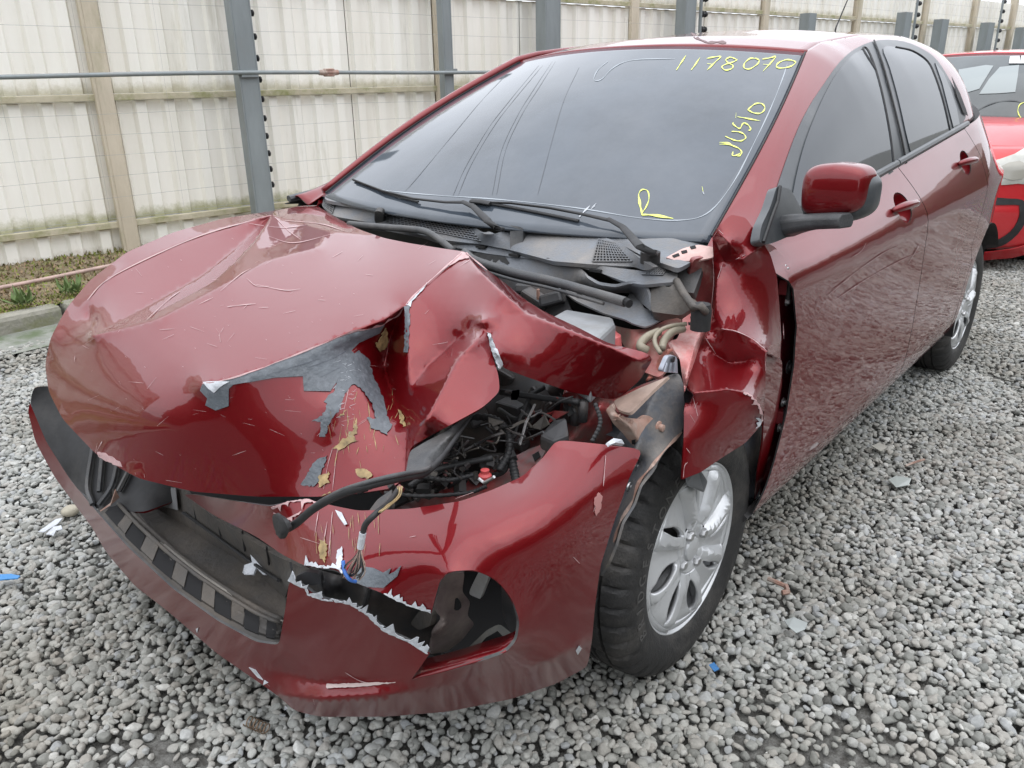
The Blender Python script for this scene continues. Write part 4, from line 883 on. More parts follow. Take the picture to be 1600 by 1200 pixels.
# ================================================================== crushed front: hood
PS = ('paint', 'body_inner', 'paint')
hood_out = [(490, 318, 'Z', .925), (430, 329, 'Z', .925), (350, 341, 'Y', -.74), (270, 363, 'Y', -.74), (198, 394, 'Y', -.73), (140, 438, 'Y', -.71), (105, 480, 'Y', -.68), (80, 525, 'Y', -.63), (70, 567, 'X', .72), (76, 612, 'X', .75), (98, 655, 'X', .78), (150, 710, 'X', .80), (215, 747, 'Z', .54), (300, 768, 'Z', .54), (400, 776, 'Z', .545), (500, 776, 'Z', .565), (560, 771, 'Z', .58), (612, 763, 'Z', .598), (632, 747, 'Z', .61),
            (641, 698, 'Z', .66), (700, 666, 'Z', .735), (755, 636, 'Z', .755), (781, 612, 'Z', .765), (779, 587, 'Z', .785), (771, 560, 'Z', .81), (766, 540, 'Z', .825), (763, 518, 'Z', .845), (770, 530, 'Z', .84), (778, 555, 'Z', .82), (784, 574, 'Z', .79), (820, 588, 'Z', .768), (893, 613, 'Z', .738), (950, 624, 'Z', .726), (968, 622, 'Z', .732), (1000, 594, 'Z', .778), (1014, 571, 'Z', .81), (1021, 560, 'Z', .83), (1010, 551, 'Z', .843),
            (950, 536, 'Z', .849), (900, 510, 'Z', .853), (850, 487, 'Z', .861), (820, 468, 'Z', .868), (786, 440, 'Z', .886), (746, 410, 'Z', .918), (725, 393, 'Z', .932), (690, 388, 'Z', .932), (640, 380, 'Z', .931), (600, 372, 'Z', .929), (560, 358, 'Z', .926), (525, 340, 'Z', .925)]
hood_cr = [
    [(316, 600, 'Z', .763), (345, 597, 'Z', .771), (400, 580, 'Z', .786), (480, 548, 'Z', .813), (540, 522, 'Z', .83), (600, 500, 'Z', .848), (632, 478, 'Z', .857)],
    [(632, 478, 'Z', .857), (645, 466, 'Z', .868), (672, 440, 'Z', .893), (702, 415, 'Z', .918), (725, 393, 'Z', .932)],
    [(632, 478, 'Z', .857), (638, 560, 'X', .405), (639, 640, 'X', .46), (632, 747, 'Z', .61)],
    [(425, 336, 'Z', .932), (330, 362, 'Y', -.64), (255, 392, 'Y', -.635), (170, 435, 'Y', -.63), (136, 468, 'Y', -.62)],
    [(425, 336, 'Z', .932), (412, 348, 'Z', .912), (365, 392, 'Z', .868), (315, 432, 'Z', .832), (230, 480, 'Z', .793), (145, 525, 'Z', .765)],
    [(145, 525, 'Z', .765), (250, 498, 'Z', .815), (350, 445, 'Z', .862), (420, 407, 'Z', .892), (500, 386, 'Z', .912)],
    [(425, 336, 'Z', .932), (396, 384, 'Z', .897), (336, 440, 'Z', .856), (240, 491, 'Z', .810)],
    [(470, 352, 'Z', .917), (452, 372, 'Z', .905), (415, 392, 'Z', .893)],
    [(520, 362, 'Z', .926), (490, 372, 'Z', .914), (470, 388, 'Z', .906)],
    [(136, 468, 'Y', -.62), (140, 500, 'Z', .755), (145, 525, 'Z', .765)],
    [(763, 518, 'Z', .845), (742, 535, 'Z', .841), (715, 562, 'Z', .818), (690, 612, 'Z', .779), (664, 662, 'Z', .742)],
    [(763, 518, 'Z', .845), (752, 503, 'Z', .866), (790, 492, 'Z', .868), (820, 490, 'Z', .872), (880, 514, 'Z', .862), (950, 541, 'Z', .852), (1004, 566, 'Z', .832)],
    [(425, 336, 'Z', .932), (470, 352, 'Z', .917), (520, 362, 'Z', .926), (570, 367, 'Z', .924)],
    [(632, 478, 'Z', .857), (612, 520, 'X', .33), (600, 570, 'X', .355), (614, 620, 'X', .41), (633, 662, 'X', .47)],
    [(540, 545, 'X', .475), (560, 600, 'X', .50), (585, 650, 'X', .51), (610, 668, 'X', .495)],
    [(645, 604, 'Z', .735), (668, 572, 'Z', .758), (690, 553, 'Z', .777), (713, 530, 'Z', .806), (740, 510, 'Z', .842), (752, 503, 'Z', .866)],
    [(725, 393, 'Z', .932), (750, 425, 'Z', .921), (785, 458, 'Z', .902), (806, 476, 'Z', .886), (820, 490, 'Z', .872)],
    [(520, 640, 'X', .575), (510, 700, 'X', .60), (480, 776, 'Z', .56)],
]
hood_soft = [
    [(120, 560, 'Z', .705), (175, 600, 'Z', .715), (240, 640, 'Z', .715), (316, 655, 'Z', .71)],
    [(840, 560, 'Z', .80), (900, 580, 'Z', .788), (960, 592, 'Z', .778)],
]
hood_pts = [(400, 690, 'X', .685), (250, 700, 'X', .765), (480, 650, 'X', .63), (400, 500, 'Z', .83), (560, 440, 'Z', .882), (300, 560, 'Z', .776), (700, 450, 'Z', .89), (200, 560, 'Z', .748), (600, 720, 'X', .53), (560, 700, 'X', .565)]
HD = Drape(hood_out, hood_cr, hood_soft, hood_pts, step=15)
hood = HD.build('hood', PS, CAR, .004, sub=2); hood['label'] = 'buckled burgundy hood folded along jagged tears'
HB = HD.base(); rs0 = np.random.RandomState(31)
# grey primer bared along the torn crease, jagged white flakes, painted ridge highlight, yellow paint transfer, scratches
decal('primer_patch', HB, [(318, 600), (345, 597), (400, 581), (480, 549), (540, 524), (575, 514), (600, 506), (592, 520), (560, 535), (548, 548), (560, 560), (540, 572), (524, 600), (516, 612), (475, 611), (473, 588), (430, 590), (365, 601), (358, 607), (358, 634), (338, 641), (322, 633), (325, 622), (314, 610)], 'primer', hood, 8, .0026)
strokes('torn_lip_glint', HB, [[(318, 600), (345, 597), (400, 580), (480, 549), (540, 523), (580, 512)], [(580, 512), (598, 506), (606, 499), (618, 494), (632, 480)], [(634, 478), (650, 461), (675, 438)], [(672, 441), (700, 416), (722, 397)], [(728, 396), (736, 404), (760, 424)]], 2.2, 'scratch', hood, .0034)  # includes the pale ridge highlight painted towards the hood peak
strokes('primer_streak', HB, [[(x, y), (x+rs0.uniform(6, 22), y-rs0.uniform(2, 9))] for x, y in [(rs0.uniform(380, 560), 0) for _ in range(0)]] or [[(430, 583), (470, 570), (500, 560)], [(480, 575), (520, 560), (545, 545)], [(500, 590), (530, 575)]], 1.2, mat('dark_streak', (.08, .09, .11), .5), hood, .0036)
decal('flake_and_glint', HB, [(319, 598), (360, 597), (345, 604), (336, 613), (328, 608)], 'white', hood, 5, .004)
decal('primer_patch', HB, [(560, 548), (575, 560), (582, 590), (597, 620), (604, 650), (612, 665), (604, 680), (580, 668), (572, 652), (587, 655), (580, 632), (566, 610), (552, 600), (540, 612), (536, 622), (530, 640), (513, 662), (508, 684), (498, 682), (502, 660), (488, 658), (504, 650), (512, 632), (505, 628), (522, 610), (530, 585), (545, 560)], 'primer', hood, 7, .0024, jag=1.5)
decal('primer_patch', HB, [(480, 742), (490, 722), (500, 715), (512, 712), (508, 725), (500, 745), (494, 760), (470, 758)], 'primer', hood, 6, .0024, jag=1.5)
decal('primer_patch', HB, [(632, 480), (640, 478), (641, 500), (638, 552), (633, 550), (634, 500)], 'primer', hood, 6, .0024, jag=1)
decal('flake_and_glint', HB, [(635, 478), (655, 457), (668, 443), (663, 452), (645, 471), (642, 480)], 'white', hood, 5, .0026, jag=.8)
decal('flake_and_glint', HB, [(722, 395), (730, 396), (733, 404), (718, 407), (706, 415), (700, 416), (708, 407)], 'scratch', hood, 5, .0024, jag=.6)  # pale lilac spot, part of the painted peak highlight
decal('flake_and_glint', HB, [(761, 520), (766, 522), (774, 545), (786, 570), (779, 577), (772, 560), (764, 540)], 'white', hood, 5, .0026, jag=1)
for q in ([(600, 512), (606, 522), (603, 541), (592, 548), (585, 540), (592, 528)], [(560, 690), (548, 680), (533, 690), (520, 700), (528, 704), (545, 696)], [(556, 655), (553, 670), (540, 685), (530, 692), (534, 700), (546, 690), (558, 674)], [(556, 733), (570, 732), (582, 742), (576, 750), (562, 746)], [(500, 745), (515, 738), (514, 755), (498, 762)], [(624, 640), (632, 650), (634, 668), (627, 660)], [(540, 640), (535, 650), (528, 652)], [(512, 770), (560, 768), (500, 774)]):
    decal('paint_transfer', HB, q, 'gold', hood, 5, .003, jag=2.2)
rs = np.random.RandomState(3)
SC = [[(343, 520), (345, 535)], [(342, 520), (338, 514)], [(345, 520), (350, 512)], [(400, 445), (445, 454), (470, 452)], [(385, 435), (400, 447), (420, 448)], [(355, 480), (370, 478), (400, 475)], [(212, 420), (222, 432)], [(130, 540), (140, 545)], [(230, 500), (262, 470), (282, 455)], [(345, 455), (375, 430), (392, 420)], [(118, 556), (117, 566)], [(185, 520), (188, 516)], [(212, 738), (213, 742)], [(226, 740), (227, 746)], [(260, 750), (285, 754)], [(152, 705), (160, 690), (158, 696)], [(150, 708), (153, 692)], [(390, 350), (440, 356), (480, 352)], [(430, 340), (450, 360), (470, 375)], [(420, 370), (460, 380), (520, 366)], [(445, 345), (500, 350), (540, 362)], [(540, 560), (545, 600), (535, 650)], [(520, 700), (512, 730), (506, 765)], [(528, 700), (524, 730), (520, 766)]]
strokes('scratch', HB, SC, 1.0, 'scratch', hood, .0014)
strokes('scratch', HB, [[(520+rs.uniform(-25, 60), 610+rs.uniform(0, 150)), ] for _ in range(0)] + [[(x, y), (x+rs.uniform(-6, 6), y+rs.uniform(8, 26))] for x, y in np.c_[rs.uniform(510, 625, 34), rs.uniform(600, 740, 34)]], 1.3, 'gold', hood, .0016)
strokes('scratch', HB, [[(x, y), (x+rs.uniform(-7, 9), y+rs.uniform(-4, 4))] for x, y in np.c_[rs.normal(540, 12, 50), rs.uniform(560, 690, 50)]], 1.1, 'white', hood, .0032)
for x0, y0, x1, y1 in ((430, 340, 560, 366), (440, 352, 540, 372), (412, 345, 300, 470)): pass
strokes('fine_scratch', HB, [[(x, y), (x+l*math.cos(a), y+l*math.sin(a))] for x, y, l, a in zip(rs.uniform(130, 720, 70), rs.uniform(350, 720, 70), rs.uniform(3, 26, 70), rs.uniform(-.9, .5, 70)) if inside(np.array([[x, y]]), [(p[0], p[1]) for p in hood_out])[0]], .7, 'scratch', hood, .0012)
strokes('fine_scratch', BB if False else HB, [[(x, y), (x+2, y+1.5)] for x, y in zip(rs.uniform(150, 620, 60), rs.uniform(400, 740, 60)) if inside(np.array([[x, y]]), [(p[0], p[1]) for p in hood_out])[0]], 1.1, 'scratch', hood, .0012)
decal('edge_scuff', HB, [(153, 706), (165, 708), (190, 722), (192, 730), (170, 722), (155, 713)], 'scratch', hood, 5, .002, jag=1)
strokes('bent_edge', HB, [[(424, 337), (330, 363), (255, 393), (170, 436), (137, 469)]], 1.6, mat('pale_edge', (.42, .28, .27), .5), hood, .0012)  # pale line drawn along the left hood ridge

# ------------------------------------------------------------------ front bumper
BP = ('paint_grimy', 'plastic', 'plastic')
bump_out = [(1005, 702, 'Y', .838), (940, 694, 'Y', .80), (870, 687, 'Z', .715), (846, 718, 'Z', .69), (815, 745, 'Z', .68), (770, 765, 'Z', .675), (720, 783, 'Z', .665), (640, 795, 'Z', .645), (560, 798, 'Z', .62), (520, 790, 'Z', .61), (480, 780, 'Z', .605), (450, 783, 'Z', .60), (424, 792, 'Z', .59), (300, 772, 'X', .66), (288, 773, 'X', .65), (335, 806, 'X', .70), (400, 838, 'X', .74), (440, 866, 'X', .765), (476, 884, 'X', .785),
            (500, 888, 'X', .79), (528, 890, 'X', .79), (540, 903, 'X', .79), (556, 911, 'X', .785), (575, 918, 'X', .78), (600, 928, 'X', .77), (640, 946, 'X', .75), (674, 958, 'X', .735), (680, 935, 'X', .735), (688, 905, 'X', .735), (700, 893, 'X', .73), (740, 890, 'X', .70), (775, 905, 'X', .675), (800, 935, 'X', .655), (812, 970, 'X', .645), (808, 1000, 'X', .65), (790, 1020, 'X', .67), (740, 1037, 'X', .70), (690, 1052, 'X', .72), (642, 1063, 'X', .735),
            (655, 1045, 'X', .735), (672, 1020, 'X', .73), (640, 1002, 'X', .745), (600, 984, 'X', .765), (575, 960, 'X', .775), (548, 943, 'X', .785), (500, 935, 'X', .795), (478, 918, 'X', .80), (452, 906, 'X', .805), (446, 950, 'X', .805), (440, 985, 'X', .805), (436, 1008, 'X', .80),
            (400, 1003, 'X', .81), (340, 970, 'X', .815), (270, 920, 'X', .805), (200, 855, 'X', .78), (150, 798, 'X', .74), (110, 750, 'Y', -.70), (72, 690, 'Y', -.80), (47, 630, 'Y', -.87), (43, 640, 'Y', -.875), (55, 690, 'Y', -.85), (85, 745, 'Y', -.80), (118, 790, 'Y', -.72), (145, 826, 'X', .73), (165, 862, 'X', .745), (210, 915, 'X', .77), (262, 955, 'X', .79), (340, 1022, 'X', .80), (420, 1077, 'X', .797), (440, 1092, 'X', .79),
            (460, 1111, 'X', .785), (500, 1120, 'X', .765), (600, 1120, 'X', .71), (700, 1112, 'X', .645), (800, 1092, 'X', .56), (870, 1068, 'X', .46), (918, 1042, 'Y', .79), (925, 1000, 'Y', .83), (930, 945, 'Y', .845), (938, 885, 'Y', .85), (958, 820, 'Y', .85), (984, 745, 'Y', .845)]
bump_cr = [
    [(440, 1086, 'X', .80), (500, 1092, 'X', .795), (600, 1085, 'X', .755), (700, 1070, 'X', .70), (800, 1048, 'X', .615), (860, 1030, 'X', .55), (905, 1008, 'Y', .83)],
    [(436, 1050, 'X', .785), (500, 1068, 'X', .775), (560, 1070, 'X', .755), (642, 1063, 'X', .735)],
]
bump_soft = [[(975, 735, 'Y', .852), (930, 765, 'Y', .865), (880, 795, 'X', .585), (800, 830, 'X', .665), (700, 868, 'X', .74), (620, 895, 'X', .775)]]
bump_pts = [(820, 770, 'X', .615), (700, 820, 'X', .70), (600, 830, 'X', .755), (500, 850, 'X', .785), (870, 900, 'X', .61), (870, 1000, 'X', .585), (560, 1010, 'X', .775), (500, 990, 'X', .79)]
BD = Drape(bump_out, bump_cr, bump_soft, bump_pts, step=14)
bumper = BD.build('front_bumper', BP, CAR, .005, sub=1); bumper['label'] = 'torn burgundy front bumper hanging low, split beside the fog lamp opening'
BB = BD.base()
# rolled edge round the fog lamp opening and white torn edges
inner = [(700, 893), (740, 890), (775, 905), (800, 935), (812, 970), (808, 1000), (790, 1020), (740, 1037), (690, 1052), (642, 1063)]
pts = [BB.hit(*p)[0] for p in cr_spline([(688, 905)]+inner, 3)]
V = [p for p in pts]+[p-np.array([.045, .02, 0])+0*p for p in pts]; n = len(pts)
mk('fog_opening_lip', V, [(i, i+1, n+i+1, n+i) for i in range(n-1)], 'paint', bumper, smooth=True).modifiers.new('t', 'SOLIDIFY').thickness = .003
def jagged(pts, w, n=4, seed=0):                 # a torn, unevenly toothed ribbon
    rs = np.random.RandomState(seed); p = densify(pts, n*.7, False); p = p+rs.uniform(-.9, .9, p.shape); t = np.gradient(p, axis=0); t /= np.linalg.norm(t, axis=1, keepdims=True)+1e-9; nn = np.c_[-t[:, 1], t[:, 0]]
    k = len(p); e = .35+.65*np.abs(np.sin(np.arange(k)*.23+seed*1.7)); e[0] = e[-1] = .15
    spike = np.where(rs.rand(k) < .22, rs.uniform(1.1, 2.0, k), rs.uniform(.15, .75, k))
    return np.vstack([p, (p+nn*(w*e*spike)[:, None]+t*rs.uniform(-n, n, k)[:, None]*.45)[::-1]])
def torn(pts, w, seed, m='white', par=None, b=None, n=5): decal('torn_edge', b or BB, jagged(pts, w, n, seed), m, par or bumper, 6, .003)
torn([(452, 906), (462, 912), (478, 918), (482, 928), (500, 935), (548, 943), (575, 960), (600, 984), (640, 1002), (670, 1020)], -9, 1)
torn([(600, 984), (640, 1002), (668, 1020)], -13, 3, 'white', n=11)
torn([(476, 884), (500, 888), (528, 890), (540, 903)], -11, 4); torn([(600, 928), (640, 946), (674, 956)], -9, 2)
decal('torn_edge', BB, [(556, 911), (575, 918), (600, 918), (622, 900), (628, 884), (618, 893), (608, 898), (612, 888), (600, 895), (585, 888), (570, 886), (558, 892)], 'primer', bumper, 6, .003)
decal('torn_edge', BB, [(528, 862), (536, 856), (536, 880), (531, 893), (526, 885)], 'white', bumper, 5, .003, jag=1)
decal('torn_edge', BB, [(512, 1068), (560, 1066), (620, 1065), (560, 1073), (512, 1076)], mat('pale_scrape', (.5, .4, .38), .6), bumper, 5, .003, jag=.7)
torn([(424, 792), (450, 783), (480, 780), (500, 786)], 9, 6, 'scratch')
torn([(430, 800), (445, 812), (470, 800)], 10, 9, 'scratch'); decal('torn_edge', BB, [(525, 798), (535, 802), (544, 820), (540, 822), (530, 808)], 'white', bumper, 4, .003)
strokes('scratch', BB, [[(512, 815), (506, 850)], [(520, 800), (514, 870)], [(498, 800), (492, 838)], [(937, 770), (926, 800)], [(946, 712), (942, 760)], [(905, 1006), (910, 1014)], [(540, 1050), (560, 1062), (580, 1068)], [(490, 1092), (492, 1100)], [(418, 1068), (422, 1072)], [(895, 870), (905, 880)], [(712, 780), (740, 770)], [(640, 840), (650, 838)], [(470, 840), (500, 850)]], 1.3, 'scratch', bumper, .0012)
decal('torn_edge', BB, [(927, 780), (935, 770), (940, 776), (936, 800), (930, 806)], mat('scuffed_red', (.35, .16, .15), .6), bumper, 4, .002, jag=1)
for q in ([(904, 1008), (908, 1012), (902, 1022), (899, 1016)], [(414, 1062), (420, 1066), (412, 1070)], [(446, 1102), (450, 1106), (446, 1109)], [(307, 982), (311, 980), (309, 988)], [(390, 1042), (400, 1046), (412, 1062), (404, 1058)]): decal('chip', BB, q, 'white', bumper, 4, .002)
decal('paint_transfer', BB, [(500, 845), (512, 850), (508, 880), (500, 870)], 'gold', bumper, 4, .002, jag=2)
strokes('scratch', BB, [[(x, y), (x+rs.uniform(-3, 3), y+rs.uniform(10, 28))] for x, y in np.c_[rs.uniform(490, 600, 24), rs.uniform(800, 860, 24)]], 1.2, 'gold', bumper, .0015)
# inner face of the bumper's right wing, seen from behind, with its ribs
wi = Drape([(47, 630, 'Y', -.86), (52, 605, 'Y', -.85), (75, 603, 'Y', -.84), (110, 612, 'Y', -.82), (160, 640, 'Y', -.74), (240, 700, 'X', .60), (280, 780, 'X', .60), (225, 800, 'X', .69), (152, 797, 'X', .73), (110, 749, 'Y', -.69), (72, 689, 'Y', -.79)], step=12)
w_ = wi.build('wing_inner_face', ('dark', 'paint', 'paint'), bumper, .006); WB = wi.base()
for l in ([(150, 700), (142, 760), (150, 790)], [(165, 712), (160, 770)], [(190, 715), (180, 760), (160, 790)], [(205, 740), (190, 770)]): MB().tube(hits(WB, cr_spline(l, 4), .010), .007, 6).obj('rib', 'plastic', bumper)
mk('bent_tab', [U(*a) for a in ((172, 788, 'X', .72), (180, 764, 'X', .71), (186, 776, 'X', .70), (156, 798, 'X', .74))], [(0, 1, 2, 3)], 'rust', bumper, solid=.003)
MB().add([U(*a) for a in ((145, 776, 'X', .71), (178, 764, 'X', .69), (185, 775, 'X', .69), (152, 795, 'X', .72))], [(0, 1, 2, 3)]).obj('bent_tab', 'under', bumper, solid=.003)
# lower grille floor: chequer of ribs and painted dark openings, curved tray, condenser
tray = Drape([(152, 797, 'Z', .285), (185, 765, 'Z', .275), (290, 765, 'Z', .26), (330, 800, 'Z', .255), (400, 850, 'Z', .25), (445, 905, 'Z', .25), (447, 960, 'Z', .26), (438, 1006, 'Z', .285), (400, 1001, 'Z', .29), (340, 968, 'Z', .29), (270, 918, 'Z', .29), (200, 853, 'Z', .29)],
             [[(185, 790, 'Z', .30), (215, 815, 'Z', .302), (260, 868, 'Z', .302), (320, 915, 'Z', .30), (390, 965, 'Z', .30), (440, 990, 'Z', .30)], [(205, 790, 'Z', .255), (240, 828, 'Z', .255), (300, 880, 'Z', .255), (370, 925, 'Z', .255), (443, 965, 'Z', .255)]], step=12)
tray.build('undertray', ('under',), CAR, .008); TB = tray.base()
A_ = cr_spline([(160, 800), (205, 852), (272, 914), (342, 963), (402, 995), (436, 1003)], 24); B_ = cr_spline([(188, 776), (225, 815), (285, 868), (345, 912), (405, 950), (441, 968)], 24)
def ab(t, u): i = t*(len(A_)-1); k = min(int(i), len(A_)-2); f = i-k; a = A_[k]*(1-f)+A_[k+1]*f; b = B_[k]*(1-f)+B_[k+1]*f; return a*(1-u)+b*u
for k in range(7):
    t0 = .015+k*.142+RS.uniform(-.006, .006); t1 = t0+.083+RS.uniform(-.008, .008); q = [ab(t0, .06), ab(t1, .08), ab(t1-.01, .70), ab(t0-.008, .66)]; decal('opening_shade', TB, q, 'void', CAR, 6, .003)  # flat dark patches that paint the shade of the grille openings
    mb = MB()
    P4 = [TB.hit(*ab(t, u))[0]+np.array([0, 0, .006]) for t, u in ((t1, .1), (min(1, t0+.142), .1), (min(1, t0+.142), .64), (t1, .64))]
    mb.add(P4+[p-np.array([0, 0, .012]) for p in P4], [(0, 1, 2, 3), (0, 4, 5, 1), (1, 5, 6, 2), (2, 6, 7, 3), (3, 7, 4, 0)]); mb.obj('grille_block', 'under', CAR)
for u, r_ in ((.70, .005), (.86, .007)): MB().tube([TB.hit(*ab(t, u))[0]+np.array([0, 0, .006]) for t in np.linspace(0, 1, 20)], r_, 8).obj('grille_rib', 'under', CAR, smooth=True)
MB().tube([TB.hit(*p)[0]+np.array([0, 0, .004]) for p in cr_spline([(208, 792), (222, 815), (262, 858), (320, 905), (385, 945), (442, 975)], 5)], .0045, 8).obj('grille_rib', mat('pale_dust_ridge', (.33, .31, .28), .8), CAR, smooth=True)
cond = Drape([(180, 745, 'X', .52), (285, 762, 'X', .60), (300, 782, 'X', .61), (345, 815, 'X', .64), (430, 868, 'X', .70), (480, 890, 'X', .74), (452, 912, 'X', .74), (445, 935, 'Z', .25), (400, 895, 'Z', .245), (330, 850, 'Z', .25), (280, 815, 'Z', .255), (235, 790, 'Z', .26), (190, 770, 'Z', .27)], step=12)
cond.build('condenser', ('under',), CAR, .01); KB = cond.base()
for k in range(5):
    x = 305+k*38; MB().tube([KB.hit(x, 775+k*24+6)[0]+np.array([.004, 0, 0]), KB.hit(x+4, 818+k*21)[0]+np.array([.004, 0, 0])], .0022, 5).obj('fin_seam', 'dark', CAR)
MB().tube(hits(KB, cr_spline([(290, 800), (340, 835), (400, 878), (440, 905)], 4), .006), .004, 6).obj('condenser_rail', 'dark', CAR)
decal('condenser_tank', KB, [(250, 760), (282, 762), (285, 795), (255, 790)], mat('grey_tank', (.2, .2, .2), .6), CAR, 8, .012)
MB().tube([U(252, 755, 'X', .58), U(254, 800, 'X', .60)], .011, 8).obj('condenser_tube', 'under', CAR)
# broken white clip resting in the opening: a thing of its own
cl = empty('broken_clip', U(400, 890, 'Z', .27), label='small broken white plastic clip lying in the lower grille opening', cat='debris'); c0 = np.array(cl.location)
V = [U(*a)-c0 for a in ((381, 896, 'Z', .30), (384, 884, 'Z', .305), (396, 880, 'Z', .315), (392, 862, 'Z', .335), (405, 876, 'Z', .32), (413, 884, 'Z', .315), (421, 899, 'Z', .30), (413, 899, 'Z', .30), (402, 888, 'Z', .308), (398, 899, 'Z', .30), (384, 899, 'Z', .297))]
mk('clip_body', V, [tuple(range(11))], 'white', cl, solid=.006)
MB().box(U(417, 894, 'Z', .282)-c0, (.012, .012, .01)).obj('clip_foot', 'dark', cl)

# ------------------------------------------------------------------ left front fender, crumpled
fen_out = [(1113, 368, 'Y', .74), (1124, 352, 'Y', .755), (1142, 335, 'Y', .765), (1165, 340, 'Y', .79), (1188, 372, 'Y', .825), (1204, 398, 'Y', .84), (1214, 432, 'Y', .85), (1218, 480, 'Y', .855), (1221, 530, 'Y', .855), (1220, 562, 'Y', .865), (1197, 549, 'Y', .905), (1196, 600, 'Y', .905), (1195, 636, 'Y', .905), (1191, 662, 'Y', .925), (1165, 692, 'Y', .91), (1130, 714, 'Y', .895), (1095, 738, 'Y', .885), (1066, 749, 'Y', .87), (1068, 700, 'Y', .86), (1069, 640, 'Y', .845), (1076, 590, 'Y', .80), (1091, 545, 'Y', .775), (1108, 500, 'Y', .745), (1113, 450, 'Y', .735), (1115, 410, 'Y', .735)]
fen_cr = [
    [(1070, 617, 'Y', .84), (1090, 613, 'Y', .862), (1112, 611, 'Y', .88), (1135, 608, 'Y', .895), (1160, 612, 'Y', .91), (1180, 624, 'Y', .93), (1191, 648, 'Y', .935)],
    [(1102, 528, 'Y', .79), (1116, 553, 'Y', .805), (1140, 568, 'Y', .83), (1165, 565, 'Y', .86), (1197, 549, 'Y', .905)],
    [(1128, 514, 'Y', .82), (1150, 518, 'Y', .845), (1175, 530, 'Y', .87), (1197, 549, 'Y', .905)],
    [(1102, 528, 'Y', .79), (1112, 505, 'Y', .775), (1128, 514, 'Y', .82)],
    [(1120, 385, 'Y', .745), (1132, 410, 'Y', .76), (1160, 405, 'Y', .81), (1180, 392, 'Y', .828)],
    [(1132, 410, 'Y', .76), (1120, 440, 'Y', .765), (1117, 480, 'Y', .775), (1112, 505, 'Y', .775)],
    [(1122, 362, 'Y', .755), (1140, 380, 'Y', .79), (1160, 405, 'Y', .80)],
]
fen_soft = [[(1075, 680, 'Y', .88), (1110, 690, 'Y', .905), (1150, 676, 'Y', .925)]]
FDm = Drape(fen_out, fen_cr, fen_soft, [(1100, 580, 'Y', .83), (1150, 590, 'Y', .875), (1160, 440, 'Y', .835), (1195, 480, 'Y', .85), (1215, 510, 'Y', .875), (1100, 650, 'Y', .89)], step=8)
fender = FDm.build('front_fender', PS, CAR, .004, sub=2); fender['label'] = 'crumpled burgundy front fender bent out over the wheel'
FB = FDm.base()
torn([(1160, 612), (1172, 618), (1183, 630), (1190, 645), (1190, 658)], 6, 7, 'scratch', fender, FB, 4)
torn([(1190, 655), (1186, 664), (1180, 668)], 5, 8, 'white', fender, FB, 3)
strokes('scratch', FB, [[(1067, 746), (1069, 728), (1074, 722)], [(1084, 622), (1090, 650)], [(1090, 628), (1084, 640)], [(1078, 648), (1086, 660)], [(1128, 514), (1150, 518), (1175, 530), (1196, 547)], [(1072, 700), (1078, 708)], [(1114, 400), (1116, 440), (1110, 500)], [(1115, 370), (1122, 360)], [(1196, 550), (1196, 580)], [(1223, 505), (1224, 530)], [(1103, 528), (1118, 553)], [(1150, 405), (1165, 398)], [(1130, 410), (1122, 436)], [(1120, 356), (1130, 366)]], 1.2, 'scratch', fender, .0012)
# rear strip of the fender, behind the wheel, running down to the sill
fs = Drape([(1197, 549, 'Y', .86), (1222, 562, 'Y', .85), (1222, 600, 'Y', .845), (1213, 655, 'Y', .84), (1202, 705, 'Y', .83), (1193, 748, 'Y', .81), (1180, 783, 'Y', .79), (1184, 740, 'Y', .82), (1192, 690, 'Y', .835), (1195, 620, 'Y', .85)], step=9)
fs.build('fender_lower_strip', PS, CAR, .004)
# door jamb between fender and door with hinges and bolts
jm = Drape([(1186, 376, 'Y', .80), (1210, 384, 'Y', .80), (1250, 440, 'Y', .80), (1262, 540, 'Y', .79), (1252, 640, 'Y', .79), (1222, 745, 'Y', .78), (1190, 775, 'Y', .77), (1196, 700, 'Y', .80), (1200, 600, 'Y', .80), (1196, 480, 'Y', .80)], step=12)
jm.build('door_jamb', (mat('jamb_red', (.26, .018, .028), .4, coat=.6, var=.3, vscale=15),), CAR, .01); JB = jm.base()  # even red base colour of the jamb
for x, y, r_ in ((1226, 421, .0085), (1229, 471, .0085), (1223, 628, .009), (1217, 668, .009), (1232, 573, .014)):
    p = U(x, y, 'Y', .835)
    MB().lathe([(r_*1.3, 0), (r_*1.3, .003), (r_*.7, .004), (r_*.7, .009), (.001, .0095)], p, 'Y', 8).obj('bolt', 'chrome' if r_ < .012 else 'dark', CAR, smooth='auto')
for (x, y) in ((1228, 447), (1222, 650)):
    p = U(x, y, 'Y', .828); MB().box(p, (.034, .022, .035)).box(p+np.array([-.012, .012, 0]), (.018, .014, .042)).obj('hinge', mat('hinge_red', (.2, .02, .025), .5), CAR, bevel=.003)
    MB().tube([p+np.array([.012, .012, -.026]), p+np.array([.012, .012, .026])], .006, 8).obj('hinge_pin', 'dark', CAR)

# scuffs along the front door, road film by the sill
scm = mat('door_scuff', (.22, .07, .075), .35, coat=.6)
for l in ([(1292, 462), (1330, 430), (1378, 396), (1404, 384)], [(1305, 468), (1350, 438), (1400, 410), (1440, 392)], [(1330, 402), (1345, 392), (1352, 380)], [(1418, 412), (1428, 396), (1437, 380)], [(1300, 452), (1325, 436)]): strokes('scuff', SIDE, [l], 1.5, scm, CAR, .0022)
# ================================================================== cowl, wipers, engine bay
def poly(name, pts, m, parent=CAR, th=.004, step=12, cr=(), pt=()):
    d = Drape(pts, cr, (), pt, step=step); d.build(name, (M[m] if isinstance(m, str) else m,), parent, th); return d.base()
def zz(pts, z): return [(x, y, 'Z', z) for x, y in pts]
